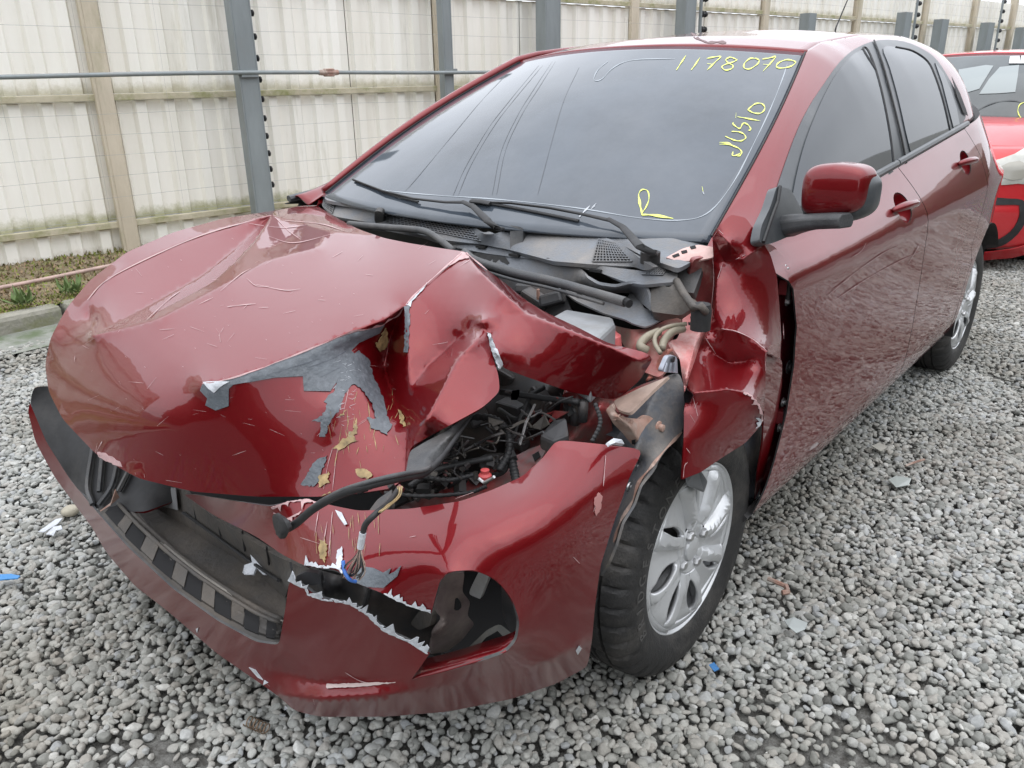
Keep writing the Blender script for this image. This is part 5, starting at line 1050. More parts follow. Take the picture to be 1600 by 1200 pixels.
# upper cowl ledge next to the glass
LG = poly('cowl_ledge', [(505, 312, 'Z', .95), (509, 298, 'Z', .958), (600, 314, 'Z', .957), (706, 333, 'Z', .955), (800, 345, 'Z', .955), (951, 362, 'Z', .955), (1050, 372, 'Z', .955), (1112, 366, 'Z', .958), (1108, 395, 'Z', .93), (1060, 420, 'Z', .925), (1008, 402, 'Z', .93), (969, 381, 'Z', .94), (937, 370, 'Z', .945), (806, 355, 'Z', .945), (734, 346, 'Z', .945), (585, 326, 'Z', .945)], 'cowl', th=.01)
# vertical cowl fascia with grilles
CW = poly('cowl_fascia', [(505, 304, 'Z', .95), (585, 324, 'Z', .95), (734, 344, 'Z', .948), (742, 355, 'Z', .94), (756, 366, 'Z', .935), (772, 366, 'Z', .935), (806, 353, 'Z', .948), (937, 368, 'Z', .948), (969, 379, 'Z', .945), (987, 393, 'Z', .94), (1005, 408, 'Z', .935), (1022, 418, 'Z', .93), (1010, 424, 'Z', .915), (991, 417, 'Z', .912), (926, 413, 'Z', .908), (864, 408, 'Z', .905), (795, 390, 'Z', .903), (752, 382, 'Z', .903), (694, 375, 'Z', .903), (585, 349, 'Z', .905), (522, 338, 'Z', .91), (502, 322, 'Z', .925)], 'cowl', th=.01, step=9)
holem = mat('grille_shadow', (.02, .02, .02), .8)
def lattice(name, q, nu, nv, base, m='cowl'):    # q: four picture corners; the shade of a recess painted flat, crossed by bars
    q = [np.array(p, float) for p in q]
    decal('recess_shade', base, q, holem, CAR, 8, .0015)
    def at(u, v): return (q[0]*(1-u)+q[1]*u)*(1-v)+(q[3]*(1-u)+q[2]*u)*v
    mb = MB()
    for i in range(nu+1): mb.tube([base.hit(*at(i/nu, v))[0]+np.array([.002, 0, .003]) for v in (0, .5, 1)], .0013, 4)
    for j in range(nv+1): mb.tube([base.hit(*at(u, j/nv))[0]+np.array([.002, 0, .003]) for u in np.linspace(0, 1, 8)], .0013, 4)
    tag(mb.obj(name, m, CAR), kind='stuff')
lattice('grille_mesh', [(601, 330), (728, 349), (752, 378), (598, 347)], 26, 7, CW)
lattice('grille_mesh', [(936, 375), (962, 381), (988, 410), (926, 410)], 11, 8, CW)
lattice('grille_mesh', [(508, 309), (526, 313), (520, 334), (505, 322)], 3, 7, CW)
for x0, x1 in ((585, 599), (797, 817)): poly('cowl_clip', [(x0, 329 if x0 < 700 else 352, 'Z', .956), (x1, 331 if x0 < 700 else 355, 'Z', .956), (x1, 350 if x0 < 700 else 390, 'Z', .905), (x0, 349 if x0 < 700 else 389, 'Z', .905)], 'plastic', th=.012, step=8)
# lower cowl strip, cable channel, basin
C2 = poly('cowl_shelf', [(522, 338, 'Z', .905), (585, 349, 'Z', .90), (694, 375, 'Z', .90), (752, 382, 'Z', .90), (795, 390, 'Z', .90), (864, 408, 'Z', .90), (926, 414, 'Z', .905), (1010, 424, 'Z', .91), (1060, 415, 'Z', .915), (1057, 440, 'Z', .90), (1005, 445, 'Z', .89), (975, 440, 'Z', .89), (935, 425, 'Z', .892), (865, 410, 'Z', .893), (850, 408, 'Z', .89), (760, 396, 'Z', .885), (697, 384, 'Z', .885), (660, 372, 'Z', .885), (560, 352, 'Z', .89)], 'cowl', th=.008, step=10)
C3 = poly('cowl_wall', [(697, 376, 'Z', .888), (760, 392, 'Z', .888), (850, 406, 'Z', .892), (910, 420, 'Z', .892), (917, 434, 'Z', .889), (935, 445, 'Z', .889), (962, 449, 'Z', .889), (985, 443, 'Z', .889), (1006, 443, 'Z', .89), (1014, 460, 'Z', .87), (1017, 486, 'Z', .845), (998, 470, 'Z', .845), (985, 458, 'Z', .845), (950, 458, 'Z', .848), (915, 448, 'Z', .85), (860, 436, 'Z', .855), (806, 424, 'Z', .86), (755, 410, 'Z', .865), (715, 395, 'Z', .87)], 'cowl', th=.006, step=8)
poly('cowl_tray', [(872, 450, 'Z', .848), (900, 452, 'Z', .852), (960, 470, 'Z', .85), (977, 470, 'Z', .85), (985, 457, 'Z', .85), (1000, 462, 'Z', .85), (1006, 482, 'Z', .838), (1047, 492, 'Z', .825), (1020, 507, 'Z', .82), (1008, 511, 'Z', .818), (987, 505, 'Z', .82), (980, 500, 'Z', .825), (942, 489, 'Z', .835), (900, 470, 'Z', .845)], 'cowl', th=.004, step=8)
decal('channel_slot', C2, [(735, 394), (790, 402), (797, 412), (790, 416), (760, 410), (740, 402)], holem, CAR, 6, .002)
for x, y in ((754, 387), (806, 400), (866, 407), (933, 424)): MB().box(C2.hit(x, y)[0]+np.array([0, 0, .003]), (.02, .03, .006)).obj('cowl_tab', 'dark', CAR)
def pt(*a): return U(*a)
MB().tube([pt(x, y, 'Z', z) for x, y, z in cr_spline([(545, 350, .925), (600, 355, .93), (640, 358, .935), (668, 363, .935), (690, 377, .925), (708, 392, .91)], 6)], .0088, 10).obj('weatherstrip', 'plastic', CAR, smooth=True)
ws_ = [pt(x, y, 'Z', z) for x, y, z in cr_spline([(726, 394, .915), (745, 408, .905), (806, 427, .895), (861, 439, .89), (915, 454, .887), (977, 472, .884)], 6)]
MB().tube(ws_, .0102, 10).obj('weatherstrip', 'plastic', CAR, smooth='auto'); MB().tube([ws_[-1]-np.array([.001, -.001, 0]), ws_[-1]+np.array([.004, .012, -.001])], .0085, 10).obj('strip_bore', 'void', CAR)
MB().tube([p+np.array([.012, .004, -.012]) for p in ws_[:-3]], .004, 8).obj('weatherstrip_lip', 'plastic', CAR, smooth=True)
poly('bracket_block', [(1017, 434, 'Z', .895), (1030, 432, 'Z', .90), (1036, 446, 'Z', .89), (1046, 450, 'Z', .89), (1057, 438, 'Z', .90), (1066, 455, 'Z', .89), (1083, 480, 'Z', .87), (1066, 493, 'Z', .845), (1017, 487, 'Z', .845)], 'under', th=.03, step=8)
MB().tube([pt(x, y, 'Z', z) for x, y, z in ((1057, 439, .90), (1068, 458, .892), (1084, 482, .88), (1095, 478, .885), (1103, 488, .87))], .008, 8).obj('hose', 'under', CAR, smooth=True)
MB().lathe([(.001, .012), (.017, .012), (.02, .0), (.02, -.04)], pt(1096, 484, 'Z', .87), 'Z', 20).obj('strut_cap', 'dark', CAR, smooth='auto')
poly('corner_box', [(1052, 424, 'Z', .90), (1068, 414, 'Z', .915), (1092, 408, 'Z', .92), (1098, 420, 'Z', .91), (1084, 458, 'Z', .87), (1070, 456, 'Z', .87)], 'plastic', th=.02, step=8)
poly('inner_wall', [(1084, 405, 'Y', .71), (1116, 398, 'Y', .72), (1114, 470, 'Y', .72), (1100, 500, 'Y', .71), (1080, 500, 'Y', .69), (1070, 450, 'Y', .68)], mat('inner_body_red', (.20, .035, .035), .4, coat=.4, var=.6, vscale=9, dirt=(.3, .2, .16), dscale=14), th=.01, step=9)  # dark red of the inner fender
lat = poly('hinge_plate', [(1041, 402, 'Z', .935), (1067, 388, 'Z', .945), (1090, 382, 'Z', .95), (1115, 386, 'Z', .955), (1116, 402, 'Z', .935), (1090, 407, 'Z', .93), (1058, 408, 'Z', .93)], mat('pink_plate', (.50, .33, .30), .5, var=.2, vscale=20), th=.004, step=7)
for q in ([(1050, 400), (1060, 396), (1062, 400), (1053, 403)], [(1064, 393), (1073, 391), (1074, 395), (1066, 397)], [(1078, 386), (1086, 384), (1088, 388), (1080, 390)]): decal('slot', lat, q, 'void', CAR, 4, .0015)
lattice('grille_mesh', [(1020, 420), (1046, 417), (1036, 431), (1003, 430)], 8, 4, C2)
# wiper arms and blades
def arm(pts, r, name='wiper_arm', m='plastic'):
    mb = MB(); r = r if hasattr(r, '__len__') else [r]*len(pts); mb.bar(pts, [q*2 for q in r], [max(.005, q*.9) for q in r], (.4, 0, 1)); o = mb.obj(name, m, CAR, smooth='auto'); return o
def wpt(x, y, h): p, n = WS.hit(x, y); n = n if n[2] > 0 else -n; return p+n*h
arm([wpt(727, 325, .022), wpt(745, 334, .024), pt(762, 345, 'Z', .985), pt(777, 357, 'Z', .972), pt(783, 358, 'Z', .955)], [.006, .0075, .009, .0095, .009], m='dark')
arm([wpt(555, 285, .010), wpt(600, 303, .012), wpt(650, 317, .015), wpt(700, 324, .018), wpt(730, 326, .022)], [.002, .0026, .003, .004, .006], m='dark')
arm([wpt(553, 283, .006), wpt(590, 298, .006), wpt(620, 309, .006), wpt(655, 318, .006)], .0035, name='wiper_blade', m='dark')
arm([wpt(952, 353, .022), wpt(975, 368, .026), pt(1000, 385, 'Z', .985), pt(1018, 394, 'Z', .972), pt(1022, 398, 'Z', .95)], [.0055, .0075, .009, .0095, .009], m='dark')
arm([wpt(740, 319, .008), wpt(800, 322, .010), wpt(860, 331, .013), wpt(910, 342, .016), wpt(955, 355, .021)], [.002, .0026, .003, .004, .0055], m='dark')
arm([wpt(742, 316, .006), wpt(800, 326, .005), wpt(860, 338, .005), wpt(905, 348, .006)], .004, name='wiper_blade', m='dark')
arm([wpt(738, 318, .009), wpt(752, 320, .011), wpt(768, 322, .009)], .008, name='blade_clip', m='dark')
MB().lathe([(.021, -.012), (.021, .012), (.015, .014), (.013, .002), (.001, .002)], pt(1016, 402, 'Z', .94), 'Z', 24).obj('wiper_pivot', 'dark', CAR, smooth='auto')
# end of the right fender beside the cowl
poly('fender_corner', [(497, 318, 'Z', .935), (499, 303, 'Z', .95), (520, 287, 'Z', .965), (514, 300, 'Z', .955), (505, 318, 'Z', .93)], 'paint', th=.01, step=6)
# ---- dark cavity of the engine bay
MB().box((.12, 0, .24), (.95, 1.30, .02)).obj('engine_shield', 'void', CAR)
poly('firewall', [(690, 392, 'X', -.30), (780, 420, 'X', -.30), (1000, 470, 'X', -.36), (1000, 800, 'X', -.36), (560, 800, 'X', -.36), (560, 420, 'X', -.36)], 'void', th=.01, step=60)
rs = np.random.RandomState(12)
EN = poly('engine_block', [(780, 430, 'X', .02), (880, 455, 'X', .02), (900, 500, 'X', .03), (905, 560, 'X', .08), (900, 640, 'X', .12), (840, 700, 'X', .16), (740, 760, 'X', .20), (640, 770, 'X', .25), (600, 740, 'X', .25), (660, 640, 'X', .2), (740, 560, 'X', .10)], 'engine', th=.01, step=16, cr=[[(700, 620, 'X', .26), (780, 640, 'X', .22), (860, 610, 'X', .20)], [(690, 690, 'X', .28), (760, 700, 'X', .27), (830, 650, 'X', .24)]])
for x, y, v, s_ in ((840, 470, .03, .05), (820, 452, .02, .03), (862, 468, .05, .035), (790, 590, .16, .04), (740, 650, .24, .05), (800, 640, .22, .045), (700, 700, .28, .04), (845, 625, .22, .04), (810, 690, .26, .03), (770, 720, .30, .035)):
    p = pt(x, y, 'X', v); MB().box(p, (s_, s_*1.6, s_*.8), Euler(rs.uniform(-.4, .4, 3)).to_matrix(), .9).obj('engine_cover', 'engine', CAR, bevel=.006)
for x, y, v, r_ in ((880, 470, .04, .006), (905, 470, .03, .006), (841, 473, .05, .004)): MB().lathe([(r_, 0), (r_, .03), (r_*.6, .032)], pt(x, y, 'X', v), 'Z', 10).obj('connector', 'rust' if r_ < .005 else 'plastic', CAR)
# battery box, reservoir
def slab(name, top, dz, m, parent=CAR, bev=.006):  # top: picture corners on one level, extruded downwards
    T_ = [np.array(U(*a)) for a in top]; n = len(T_); V = T_+[p-np.array([0, 0, dz]) for p in T_]
    return mk(name, V, [tuple(range(n)), tuple(range(n, 2*n))[::-1]]+[(i, n+i, n+(i+1) % n, (i+1) % n) for i in range(n)], m, parent, bevel=bev)
slab('battery_box', zz([(862, 494), (884, 482), (958, 495), (962, 505), (925, 540), (900, 525)], .835), .12, mat('grey_box_lid', (.24, .25, .26), .6, var=.15, vscale=12, dirt=(.2, .19, .18)), bev=.008)
resm = mat('pink_flask', (.62, .16, .16), .35, coat=.3, var=.15, vscale=15)
MB().lathe([(.001, -.05), (.024, -.05), (.027, -.02), (.024, 0), (.012, .010), (.011, .014)], pt(952, 524, 'Z', .795), 'Z', 24).obj('fluid_reservoir', resm, CAR, smooth='auto')
MB().lathe([(.0135, 0), (.0145, .003), (.0145, .012), (.0125, .014), (.0125, .024), (.010, .026), (.001, .026)], pt(948, 517, 'Z', .80), 'Z', 18).obj('reservoir_cap', 'under', CAR, smooth='auto')
# inner wing: pinkish panels, bent pipe, rail
poly('strut_tower', [(955, 508, 'Z', .77), (985, 515, 'Z', .80), (1012, 514, 'Z', .80), (1050, 495, 'Z', .81), (1072, 500, 'Z', .80), (1050, 530, 'Z', .78), (1060, 560, 'Z', .76), (1030, 590, 'Z', .74), (990, 575, 'Z', .74), (975, 540, 'Z', .76)], mat('pink_inner_panel', (.48, .16, .15), .5, var=.3, vscale=14, dirt=(.5, .36, .30), dscale=12, dlo=.42, dhi=.62), th=.01, step=9, cr=[[(1000, 545, 'Z', .79), (1030, 525, 'Z', .805), (1062, 510, 'Z', .81)]])
for k, l in enumerate(([(1072, 506, .83), (1050, 509, .83), (1034, 515, .826), (1024, 526, .82), (1024, 538, .81), (1032, 552, .80)], [(1068, 514, .82), (1050, 519, .82), (1038, 532, .81), (1034, 545, .80)], [(1012, 548, .79), (1000, 540, .80), (1012, 526, .81), (1030, 518, .815)])):
    MB().tube([pt(x, y, 'Z', z) for x, y, z in cr_spline(l, 5)], (.0045, .008, .009)[k], 8).obj('bent_pipe', mat('beige_pipe', (.25, .22, .165), .5, var=.2, vscale=20), CAR, smooth=True)
RL = poly('fender_rail', [(1067, 485, 'Y', .715), (1076, 483, 'Y', .725), (1086, 494, 'Y', .73), (1098, 500, 'Y', .74), (1107, 478, 'Y', .735), (1114, 478, 'Y', .74), (1109, 505, 'Y', .75), (1092, 548, 'Y', .775), (1077, 592, 'Y', .80), (1070, 612, 'Y', .81), (1066, 590, 'Y', .79), (1062, 560, 'Y', .775), (1052, 545, 'Y', .76), (1047, 532, 'Y', .75), (1058, 530, 'Y', .74), (1066, 510, 'Y', .73)], mat('scraped_rail', (.55, .20, .19), .4, coat=.3, var=.3, vscale=14, dirt=(.62, .45, .42), dscale=16, dlo=.45, dhi=.65), th=.006, step=6, cr=[[(1100, 505, 'Y', .765), (1084, 545, 'Y', .79), (1071, 595, 'Y', .81)]])
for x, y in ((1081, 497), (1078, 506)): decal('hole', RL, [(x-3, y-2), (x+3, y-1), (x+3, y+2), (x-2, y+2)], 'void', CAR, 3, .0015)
poly('crushed_flange', [(1052, 545, 'Y', .765), (1045, 548, 'Y', .76), (1040, 556, 'Y', .755), (1032, 572, 'Y', .75), (1027, 590, 'Y', .74), (1012, 590, 'Y', .73), (1008, 596, 'Y', .72), (1028, 562, 'Y', .73), (1040, 545, 'Y', .75)], mat('torn_flange', (.45, .18, .14), .5, var=.4, vscale=20, dirt=(.6, .45, .38), dscale=20), th=.004, step=6)
clipm = mat('grey_clip', (.33, .35, .40), .4, .3, var=.2, vscale=40)
cb = poly('grey_clip', [(1034, 581, 'Y', .795), (1044, 556, 'Y', .795), (1058, 556, 'Y', .80), (1059, 583, 'Y', .80)], clipm, th=.01, step=6)
for dx in (-6, 0, 6): MB().tube([cb.hit(1047+dx, 566)[0]+np.array([.002, .003, 0]), cb.hit(1044+dx*1.2, 580)[0]+np.array([.002, .003, 0])], .0022, 6).obj('clip_rib', clipm, CAR)
MB().lathe([(.001, .004), (.006, .003), (.006, 0)], cb.hit(1049, 561)[0]+np.array([0, .002, 0]), 'Y', 10).obj('clip_screw', 'dark', CAR)
# wheel arch liner curling over the tyre, with its muddy rim
LN = poly('wheel_liner', [(1061, 582, 'Y', .80), (1068, 600, 'Y', .815), (1069, 640, 'Y', .82), (1067, 672, 'Y', .83), (1037, 708, 'Y', .835), (1020, 734, 'Y', .838), (1000, 757, 'Y', .84), (990, 787, 'Y', .84), (972, 815, 'Y', .84), (962, 850, 'Y', .84), (950, 880, 'Y', .83), (938, 900, 'Y', .80), (940, 860, 'Y', .79), (955, 815, 'Y', .78), (975, 760, 'Y', .77), (990, 720, 'Y', .75), (960, 690, 'Y', .72), (985, 645, 'Y', .74), (1020, 605, 'Y', .76), (1042, 587, 'Y', .78)], 'liner', th=.005, step=9, cr=[[(1042, 590, 'Y', .79), (1015, 630, 'Y', .785), (1000, 680, 'Y', .80), (985, 730, 'Y', .81)]])
strokes('mud_edge', LN, [[(1064, 675), (1036, 706), (1018, 732), (1000, 755), (990, 785), (972, 815), (961, 848)]], 5, 'rust', CAR, .003)
for x, y in ((990, 761), (1001, 728)):
    MB().lathe([(.012, 0), (.012, .003), (.006, .004), (.006, .012), (.001, .013)], LN.hit(x-6, y)[0], 'Y', 10).obj('bolt', 'chrome', CAR, smooth='auto')
# liner and cavity behind the front wheel
for sgn in (1, -1):
    V = []; F = []; n = 26
    for y in (.80, .50):
        for k in range(n+1): w = math.radians(-6+150*k/n+36) if False else math.radians(60+125*k/n); V.append((.0+.355*math.cos(w), sgn*y, .31+.355*math.sin(w)))
    for k in range(n): F.append((k, k+1, n+2+k, n+1+k)[::sgn])
    mk('front_arch', V, F, 'liner', CAR, smooth=True)
poly('liner_tail', [(1152, 694, 'Y', .80), (1192, 662, 'Y', .80), (1196, 690, 'Y', .80), (1188, 735, 'Y', .79), (1180, 782, 'Y', .78), (1172, 788, 'Y', .77), (1174, 740, 'Y', .78), (1165, 712, 'Y', .79)], 'liner', th=.01, step=9)
mk('headlamp_stub', [U(*a) for a in ((1070, 742, 'Y', .86), (1090, 728, 'Y', .86), (1106, 752, 'Y', .875), (1100, 770, 'Y', .875), (1072, 758, 'Y', .87), (1070, 742, 'Y', .80), (1090, 728, 'Y', .80), (1106, 752, 'Y', .82), (1100, 770, 'Y', .82), (1072, 758, 'Y', .81))], [(0, 1, 2, 3, 4), (9, 8, 7, 6, 5), (0, 5, 6, 1), (1, 6, 7, 2), (2, 7, 8, 3), (3, 8, 9, 4), (4, 9, 5, 0)], 'frame', CAR, bevel=.004)
# front inner structure under the wing of the hood
shade = mat('grimy_red_metal', (.24, .03, .03), .45, coat=.4, coat_rough=.2, var=.5, vscale=10, dirt=(.13, .10, .09), dscale=8, dlo=.42, dhi=.62)
AP = poly('apron', [(880, 612, 'Y', .60), (960, 622, 'Y', .66), (1004, 600, 'Y', .72), (1046, 586, 'Y', .77), (1020, 612, 'Y', .75), (985, 648, 'Y', .73), (952, 640, 'Y', .69), (960, 690, 'Y', .68), (900, 712, 'Y', .62), (830, 760, 'Y', .56), (740, 790, 'Y', .48), (700, 790, 'Y', .42), (800, 700, 'Y', .46), (870, 660, 'Y', .53)], shade, th=.008, step=12, cr=[[(940, 632, 'Y', .70), (900, 680, 'Y', .65), (820, 735, 'Y', .58)]])
poly('apron_top', [(958, 626, 'Z', .73), (1000, 606, 'Z', .76), (1044, 588, 'Z', .79), (1018, 612, 'Z', .765), (984, 646, 'Z', .745), (965, 640, 'Z', .735)], mat('dusty_flange', (.30, .22, .18), .6, var=.3, vscale=14), th=.006, step=8)
RL2 = poly('frame_rail', [(600, 800, 'Z', .52), (680, 770, 'Z', .54), (760, 735, 'Z', .57), (830, 700, 'Z', .60), (860, 690, 'Z', .62), (840, 728, 'Z', .60), (770, 772, 'Z', .56), (700, 795, 'Z', .53), (620, 812, 'Z', .50)], shade, th=.05, step=12)
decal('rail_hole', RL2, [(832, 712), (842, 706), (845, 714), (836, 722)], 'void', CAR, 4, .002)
bk = poly('lamp_bracket', [(946, 640, 'Y', .75), (955, 632, 'Y', .76), (962, 645, 'Y', .77), (975, 652, 'Y', .775), (1000, 655, 'Y', .79), (1012, 648, 'Y', .795), (1022, 655, 'Y', .80), (1036, 668, 'Y', .81), (1026, 680, 'Y', .81), (1014, 688, 'Y', .80), (1012, 702, 'Y', .80), (1002, 706, 'Y', .795), (988, 696, 'Y', .785), (972, 676, 'Y', .775), (958, 662, 'Y', .765)], 'rust', th=.012, step=7, cr=[[(962, 648, 'Y', .785), (985, 668, 'Y', .80), (1004, 700, 'Y', .80)]])
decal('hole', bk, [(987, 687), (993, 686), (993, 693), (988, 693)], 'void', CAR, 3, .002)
MB().lathe([(.012, 0), (.012, .003), (.007, .004), (.007, .012), (.001, .014)], bk.hit(1028, 667)[0], 'Y', 10).obj('bolt', 'rust', CAR, smooth='auto')
for x, y in ((1004, 693), (985, 660)): MB().lathe([(.006, 0), (.006, .003), (.001, .004)], bk.hit(x, y)[0], 'Y', 8).obj('rivet', 'rust', CAR)
mk('white_retainer', [U(*a) for a in ((946, 694, 'Y', .82), (955, 688, 'Y', .82), (968, 690, 'Y', .82), (972, 697, 'Y', .82), (958, 695, 'Y', .83), (950, 698, 'Y', .83))], [(0, 1, 2, 3, 4, 5)], 'white', CAR, solid=.006)
# hoses, looms and loose shapes under the hood
HS = [([(650, 700, .40), (700, 660, .36), (760, 652, .33), (790, 670, .34), (795, 705, .38), (780, 735, .42)], .011), ([(690, 735, .40), (740, 742, .40), (785, 738, .40), (800, 700, .36)], .008), ([(800, 720, .38), (806, 750, .42), (808, 765, .44)], .012), ([(780, 640, .28), (810, 655, .30), (828, 620, .26), (850, 605, .22)], .008), ([(930, 630, .35), (938, 660, .36), (925, 690, .38)], .006), ([(660, 640, .30), (690, 690, .38), (720, 740, .44), (700, 760, .46)], .009), ([(830, 612, .25), (815, 650, .3), (800, 690, .35)], .005), ([(782, 612, .30), (850, 622, .27), (905, 628, .27)], .010),
      ([(560, 770, .62), (600, 752, .60), (650, 745, .56), (700, 750, .50), (740, 742, .46)], .007), ([(640, 760, .56), (680, 735, .50), (720, 725, .46), (770, 715, .42)], .009), ([(600, 770, .60), (660, 775, .55), (730, 770, .50), (760, 760, .48)], .006)]
for i_, (l, r_) in enumerate(HS):
    q_ = [pt(x, y, 'X', v) for x, y, v in cr_spline(l, 22 if i_ % 2 == 0 else 6)]; rr_ = [r_*.66*(1.0 if i_ % 2 else (1.12 if (k // 2) % 2 else .88)) for k in range(len(q_))]
    MB().tube(q_, rr_, 8).obj('hose', 'dark', CAR, smooth=True)
for l in ([(812, 695, .40), (822, 660, .36), (836, 632, .32)], [(720, 700, .42), (732, 688, .41)], [(790, 612, .3), (800, 614, .3)]): MB().tube([pt(x, y, 'X', v) for x, y, v in l], .0025, 5).obj('loom_tape', 'chrome', CAR)
for x, y, v in ((888, 640, .22), (900, 645, .24), (912, 640, .26)): MB().tube([pt(x, y-14, 'X', v), pt(x-2, y+18, 'X', v)], .010, 8).obj('washer_tube', 'engine', CAR, smooth=True)
slab('lamp_motor', [(865, 655, 'X', .3), (885, 650, 'X', .3), (890, 680, 'X', .32), (865, 690, 'X', .34), (842, 680, 'X', .34)], .03, 'engine')
slab('vent_piece', [(800, 610, 'X', .34), (812, 608, 'X', .34), (808, 618, 'X', .34), (798, 618, 'X', .34)], .01, 'chrome', bev=.001)
MB().lathe([(.012, -.006), (.012, 0), (.008, .004), (.008, .010), (.001, .012)], pt(758, 742, 'X', .5), 'Z', 12).obj('red_cap', mat('red_cap', (.4, .05, .05), .5), CAR, smooth='auto')
MB().tube([pt(x, y, 'X', .52) for x, y in ((748, 748), (756, 754), (768, 748), (772, 745))], .003, 6).obj('bracket_wire', 'chrome', CAR)
for k in range(70):
    x, y = rs.uniform(600, 800), 0; t = (x-600)/200; y = 790-t*45-rs.uniform(0, 34); v = .60-.22*t-rs.uniform(0, .08); s_ = rs.uniform(.006, .02)
    p = pt(x, y, 'X', v); MB().box(p, (s_, s_*rs.uniform(.6, 2), s_*rs.uniform(.5, 1)), Euler(rs.uniform(-1, 1, 3)).to_matrix(), .8).obj('bay_fragment', ['engine', 'dark', 'engine', 'under', shade][rs.randint(5)], CAR)
# rubber seal torn loose, hanging over the bumper edge, with its folded flap
seal = [pt(x, y, 'X', v) for x, y, v in cr_spline([(436, 832, .80), (460, 820, .80), (490, 795, .80), (530, 773, .79), (570, 760, .775), (610, 750, .74), (640, 744, .70), (665, 738, .66), (690, 715, .60), (715, 680, .52), (738, 648, .45)], 6)]
MB().tube(seal, [.0066]*40+[.0066-.0002*i for i in range(len(seal)-40)], 10).obj('torn_seal', 'dark', CAR, smooth=True)
MB().tube([p+np.array([.0, .005, .008]) for p in seal[:44]], .0038, 8).obj('seal_bead', 'plastic', CAR, smooth=True)
poly('torn_flap', [(424, 805, 'X', .80), (436, 800, 'X', .81), (445, 815, 'X', .82), (452, 830, 'X', .82), (446, 842, 'X', .81), (436, 842, 'X', .81), (428, 825, 'X', .80)], 'dark', th=.008, step=6, cr=[[(432, 803, 'X', .815), (440, 838, 'X', .825)]])
poly('torn_flap', [(632, 748, 'X', .66), (640, 705, 'X', .58), (665, 690, 'X', .55), (700, 672, 'X', .52), (740, 643, 'X', .46), (722, 665, 'X', .48), (700, 695, 'X', .54), (680, 720, 'X', .58), (668, 732, 'X', .62), (672, 740, 'X', .63), (655, 738, 'X', .64)], 'plastic', th=.004, step=7, cr=[[(650, 735, 'X', .63), (675, 705, 'X', .575), (705, 680, 'X', .53)]])
poly('latch_plate', [(575, 800, 'X', .68), (590, 780, 'X', .66), (612, 765, 'X', .64), (612, 790, 'X', .66), (600, 800, 'X', .67)], 'engine', th=.01, step=7)
# wiring: white sleeve, yellow strands, frayed brush end, blue tie
MB().tube([pt(x, y, 'X', v) for x, y, v in cr_spline([(622, 765, .70), (608, 785, .75), (588, 802, .80), (572, 818, .815), (567, 832, .815)], 6)], .0045, 8).obj('cable', 'dark', CAR, smooth=True)
MB().tube([pt(567, 832, 'X', .816), pt(563, 856, 'X', .818)], .0052, 10).obj('cable_sleeve', 'white', CAR)
for k, (a, m_) in enumerate(((0, 'yellow'), (3, 'gold'), (-3, 'rust'))): MB().tube([pt(x+a, y, 'X', v) for x, y, v in cr_spline([(625, 760, .70), (622, 775, .72), (606, 790, .77), (592, 800, .80)], 4)], .0013, 5).obj('wire_strand', M['gold'], CAR)
for k in range(26):
    a = rs.uniform(-1, 1); l = [(563+rs.uniform(-1, 1), 856, .818), (560+a*7, 872, .822), (555+a*16, 888+rs.uniform(-6, 8), .82), (548+a*14, 903+rs.uniform(-8, 6), .815)]
    MB().tube([pt(x, y, 'X', v) for x, y, v in cr_spline(l, 3)], .0011, 4).obj('frayed_wire', ['dark', 'rust', 'plastic'][k % 3], CAR)
MB().tube([pt(x, y, 'X', v) for x, y, v in cr_spline([(536, 876, .815), (538, 892, .82), (546, 905, .82), (556, 909, .81)], 5)], .003, 6).obj('blue_wire', mat('blue_insulation', (.04, .14, .45), .5), CAR, smooth=True)
# behind the split: dark box, bracket, fog lamp cavity
poly('inner_duct', [(478, 884, 'X', .70), (560, 908, 'X', .70), (680, 955, 'X', .62), (690, 1030, 'X', .62), (640, 1010, 'X', .64), (560, 960, 'X', .68), (470, 925, 'X', .70)], 'engine', th=.01, step=12, cr=[[(500, 900, 'X', .74), (510, 935, 'X', .74)], [(575, 920, 'X', .70), (570, 955, 'X', .71)]])
MB().tube([pt(578, 920, 'X', .71), pt(566, 958, 'X', .73)], .005, 6).obj('duct_rib', 'dark', CAR)
poly('duct_cup', [(462, 900, 'X', .79), (480, 893, 'X', .78), (500, 897, 'X', .77), (503, 912, 'X', .77), (485, 915, 'X', .78), (465, 912, 'X', .79)], 'engine', th=.01, step=7)
poly('lamp_carrier', [(692, 900, 'X', .66), (712, 894, 'X', .65), (726, 895, 'X', .64), (722, 925, 'X', .63), (735, 940, 'X', .60), (730, 962, 'X', .60), (742, 975, 'X', .58), (722, 1000, 'X', .60), (700, 1018, 'X', .62), (674, 1022, 'X', .66), (674, 985, 'X', .67), (690, 965, 'X', .67), (680, 945, 'X', .68)], mat('grimy_carrier', (.15, .115, .11), .7, var=.35, vscale=14, dirt=(.24, .2, .17), dscale=10, dlo=.42, dhi=.7), th=.008, step=8, cr=[[(676, 990, 'X', .68), (694, 975, 'X', .68)]])
poly('hub_boss', [(655, 955, 'X', .66), (668, 950, 'X', .67), (676, 960, 'X', .67), (672, 978, 'X', .67), (655, 985, 'X', .66), (640, 975, 'X', .65)], 'under', th=.01, step=6)
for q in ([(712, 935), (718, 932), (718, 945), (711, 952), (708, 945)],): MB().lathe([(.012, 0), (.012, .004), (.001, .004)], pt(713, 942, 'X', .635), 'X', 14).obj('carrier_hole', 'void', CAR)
und = mat('grimy_tray', (.10, .10, .09), .7, var=.3, vscale=14, dirt=(.2, .18, .15), dscale=9)
